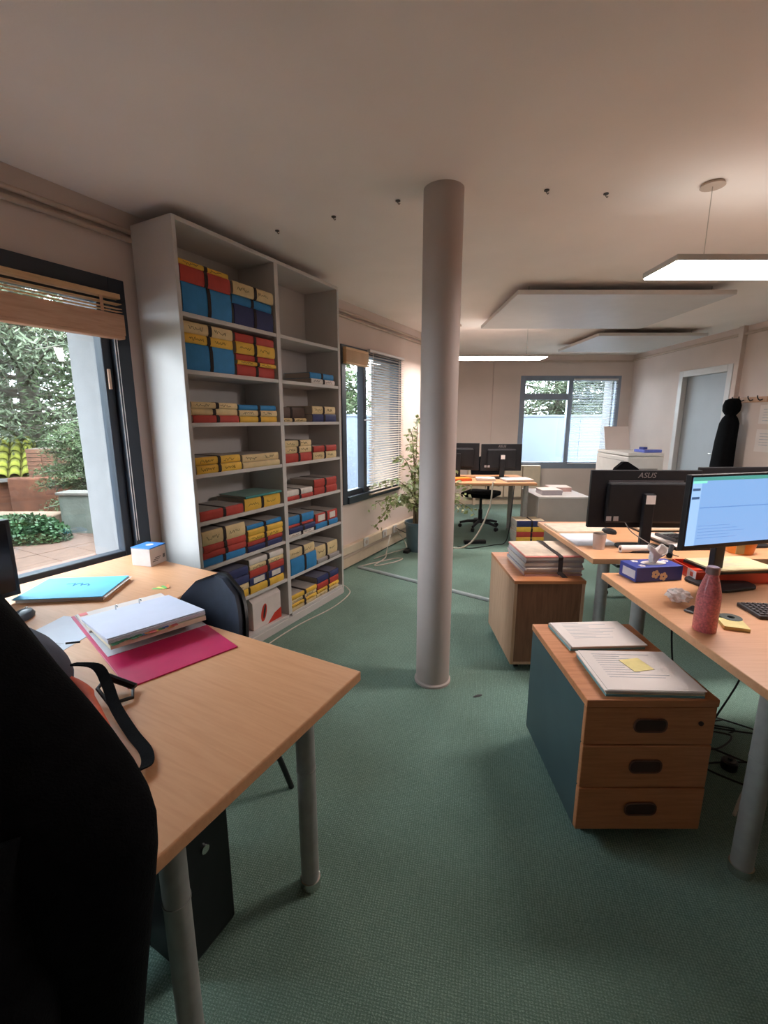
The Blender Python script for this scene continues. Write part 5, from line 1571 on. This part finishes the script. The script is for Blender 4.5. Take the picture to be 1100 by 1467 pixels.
# low terracotta edging between wall and pier
tag(MB().box(-6.4, -3.2, 7.62, 7.8, -0.5, 0.47).build('garden_border', pm('terracotta_edge', (92, 54, 36), 0.9, 0.35, 5, 0.3, 30), bevel=0.03), 'terracotta border behind the weathered garden wall', 'border')

# trees
def needles(mb, p, d, n, rr, ln, spread):
    for k in range(n):
        q = p + Vector((rr.gauss(0, spread), rr.gauss(0, spread), rr.gauss(0, spread * 0.7)))
        dd = (d * 0.6 + Vector((rr.uniform(-1, 1), rr.uniform(-1, 1), rr.uniform(-1, 0.7)))).normalized()
        sd_ = dd.cross(Vector((rr.uniform(-1, 1), rr.uniform(-1, 1), rr.uniform(-1, 1)))).normalized()
        l_ = ln * rr.uniform(0.6, 1.3)
        mb.add([q, q + dd * l_ * 0.5 + sd_ * l_ * 0.11, q + dd * l_, q + dd * l_ * 0.5 - sd_ * l_ * 0.11], [(0, 1, 2, 3)])
def tree(name, label, x, y, z0, hgt, spread, nb, seed, mat, ln=0.22, trunk=0.2, start=0.15, dens=12):
    rr = random.Random(seed)
    t = thing(name, label, 'tree', (x, y, z0))
    MB().tube(smoothpath([(0, 0, 0), (0.1, 0, hgt * 0.3), (-0.05, 0.05, hgt * 0.65), (0.05, 0, hgt)], 6), [trunk * (1 - 0.8 * i / 18) for i in range(19)], 10).build('trunk', pm('tree_bark', (70, 65, 55), 0.95, 0.3, 8, 0.5, 20), t, smooth=True)
    lf = MB(); lm = MB()
    for k in range(nb):
        h = hgt * (start + (0.98 - start) * k / nb)
        a = k * 2.4 + rr.uniform(-0.4, 0.4)
        L_ = spread * (1 - 0.55 * (h / hgt)) * rr.uniform(0.7, 1.15)
        d = Vector((math.cos(a), math.sin(a), rr.uniform(-0.15, 0.45)))
        p0 = Vector((0, 0, h)); p3 = p0 + d * L_ + Vector((0, 0, -0.12 * L_))
        path = bez(p0, p0 + d * L_ * 0.35, p0 + d * L_ * 0.7, p3, 8)
        lm.tube(path, [max(0.008, 0.05 * (1 - i / 9) * trunk / 0.2) for i in range(9)], 5)
        for i in range(2, 9):
            needles(lf, path[i], d, dens, rr, ln, 0.16 * spread / 2)
            if i % 2 == 0:
                e = path[i] + Vector((rr.uniform(-1, 1), rr.uniform(-1, 1), rr.uniform(-0.5, 0.5))) * 0.35 * spread / 2
                lm.tube([path[i], e], 0.008, 4)
                needles(lf, e, d, dens // 2, rr, ln, 0.10 * spread / 2)
    lm.build('limbs', pm('tree_bark', (70, 65, 55), 0.95), t)
    tag(lf.build('foliage', mat, t), kind='stuff')
    return t
MF1 = pm('foliage_grey', (70, 78, 57), 0.8, 0.3, 3)
MF2 = pm('foliage_green', (57, 70, 40), 0.8, 0.3, 3)
tree('conifer', 'tall loose conifer filling the near window view', -7.4, 9.6, -0.5, 8.0, 3.2, 90, 51, MF1, 0.15, 0.24, 0.16, 46)
tree('garden_tree', 'grey green tree right of the tall conifer', -5.0, 9.8, -0.5, 5.4, 2.3, 60, 52, MF2, 0.12, 0.12, 0.20, 40)
tree('garden_tree', 'distant pale tree behind the tall conifer', -11.5, 14.0, -0.5, 9.0, 4.2, 60, 53, MF1, 0.24, 0.25, 0.08, 30)
tree('garden_tree', 'pale tree in the gap left of the tall conifer', -9.5, 7.0, -0.5, 6.5, 2.6, 50, 57, MF1, 0.16, 0.16, 0.22, 30)
tree('garden_shrub', 'bushy shrub above the weathered garden wall', -4.75, 7.15, -0.5, 1.85, 0.75, 44, 54, MF2, 0.06, 0.04, 0.42, 40)
tree('garden_tree', 'leafy tree behind the white screen outside the far left window', -1.6, 10.6, -0.5, 3.5, 1.9, 70, 55, MF2, 0.14, 0.14, 0.20, 50)
tree('garden_tree', 'leafy tree behind the white screen outside the back window', 4.7, 12.6, -0.5, 5.4, 2.6, 80, 56, MF1, 0.15, 0.15, 0.20, 50)
tree('garden_tree', 'second leafy tree behind the back window screen, further right', 7.0, 13.4, -0.5, 5.4, 2.6, 60, 58, MF1, 0.15, 0.15, 0.20, 44)
tree('conifer', 'added dense conifer blocking sky light from the near window, beyond the left picture edge', -6.4, 2.6, -0.5, 3.6, 2.0, 70, 61, MF1, 0.22, 0.22, 0.05, 40)  # unseen tree, added to cut the sky light entering the near window
tree('conifer', 'second added dense conifer dimming the near window, beyond the left picture edge', -7.0, 4.7, -0.5, 4.4, 2.0, 70, 62, MF1, 0.22, 0.22, 0.05, 40)  # another tree out of view, added to dim that same window
# white screens outside the far windows
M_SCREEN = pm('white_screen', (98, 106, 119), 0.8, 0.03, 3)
sw = thingW('garden_screen', 'white garden screen wall outside the far left window', 'screen', 0.6, -2.4, -0.5)
for k in range(4):
    bx('screen_panel', -0.04, 0.04, -2.6 + k * 1.45, -1.155 + k * 1.45, 0, 2.0, M_SCREEN, sw, 0.004)
bx('screen_cap', -0.06, 0.06, -2.6, 3.2, 2.0005, 2.04, M_SCREEN, sw)
sw2 = thing('garden_screen', 'white garden screen wall outside the back window', 'screen', (4.0, 9.9, -0.5))
for k in range(4):
    bx('screen_panel', -2.4 + k * 1.3, -1.105 + k * 1.3, -0.04, 0.04, 0, 2.0, M_SCREEN, sw2, 0.004)
bx('screen_cap', -2.4, 2.8, -0.06, 0.06, 2.0005, 2.04, pm('screen_cap_grey', (96, 102, 108), 0.8), sw2)

# ------------------------------------------------------------------ repeats share a group
GROUPS = {'office_chair': 'office chairs', 'computer_monitor': 'computer monitors on the desks', 'paper_stack': 'paper stacks lying on furniture', 'ceiling_hook': 'small hooks in the ceiling',
          'cable': 'loose cables', 'venetian_blind': 'lowered venetian blinds', 'wooden_blind': 'raised wooden blinds', 'desk': 'straight beech desks', 'pendant_lamp': 'pendant light panels',
          'acoustic_panel': 'white panels under the ceiling', 'garden_screen': 'white garden screens', 'garden_tree': 'garden trees outside', 'conifer': 'conifers outside', 'wall_sheet': 'sheets pinned to the right wall',
          'computer_mouse': 'computer mice', 'coat': 'black coats'}
for o in COL.objects:
    base = o.name.split('.')[0]
    if o.parent is None and base in GROUPS and 'group' not in o.keys():
        o['group'] = GROUPS[base]
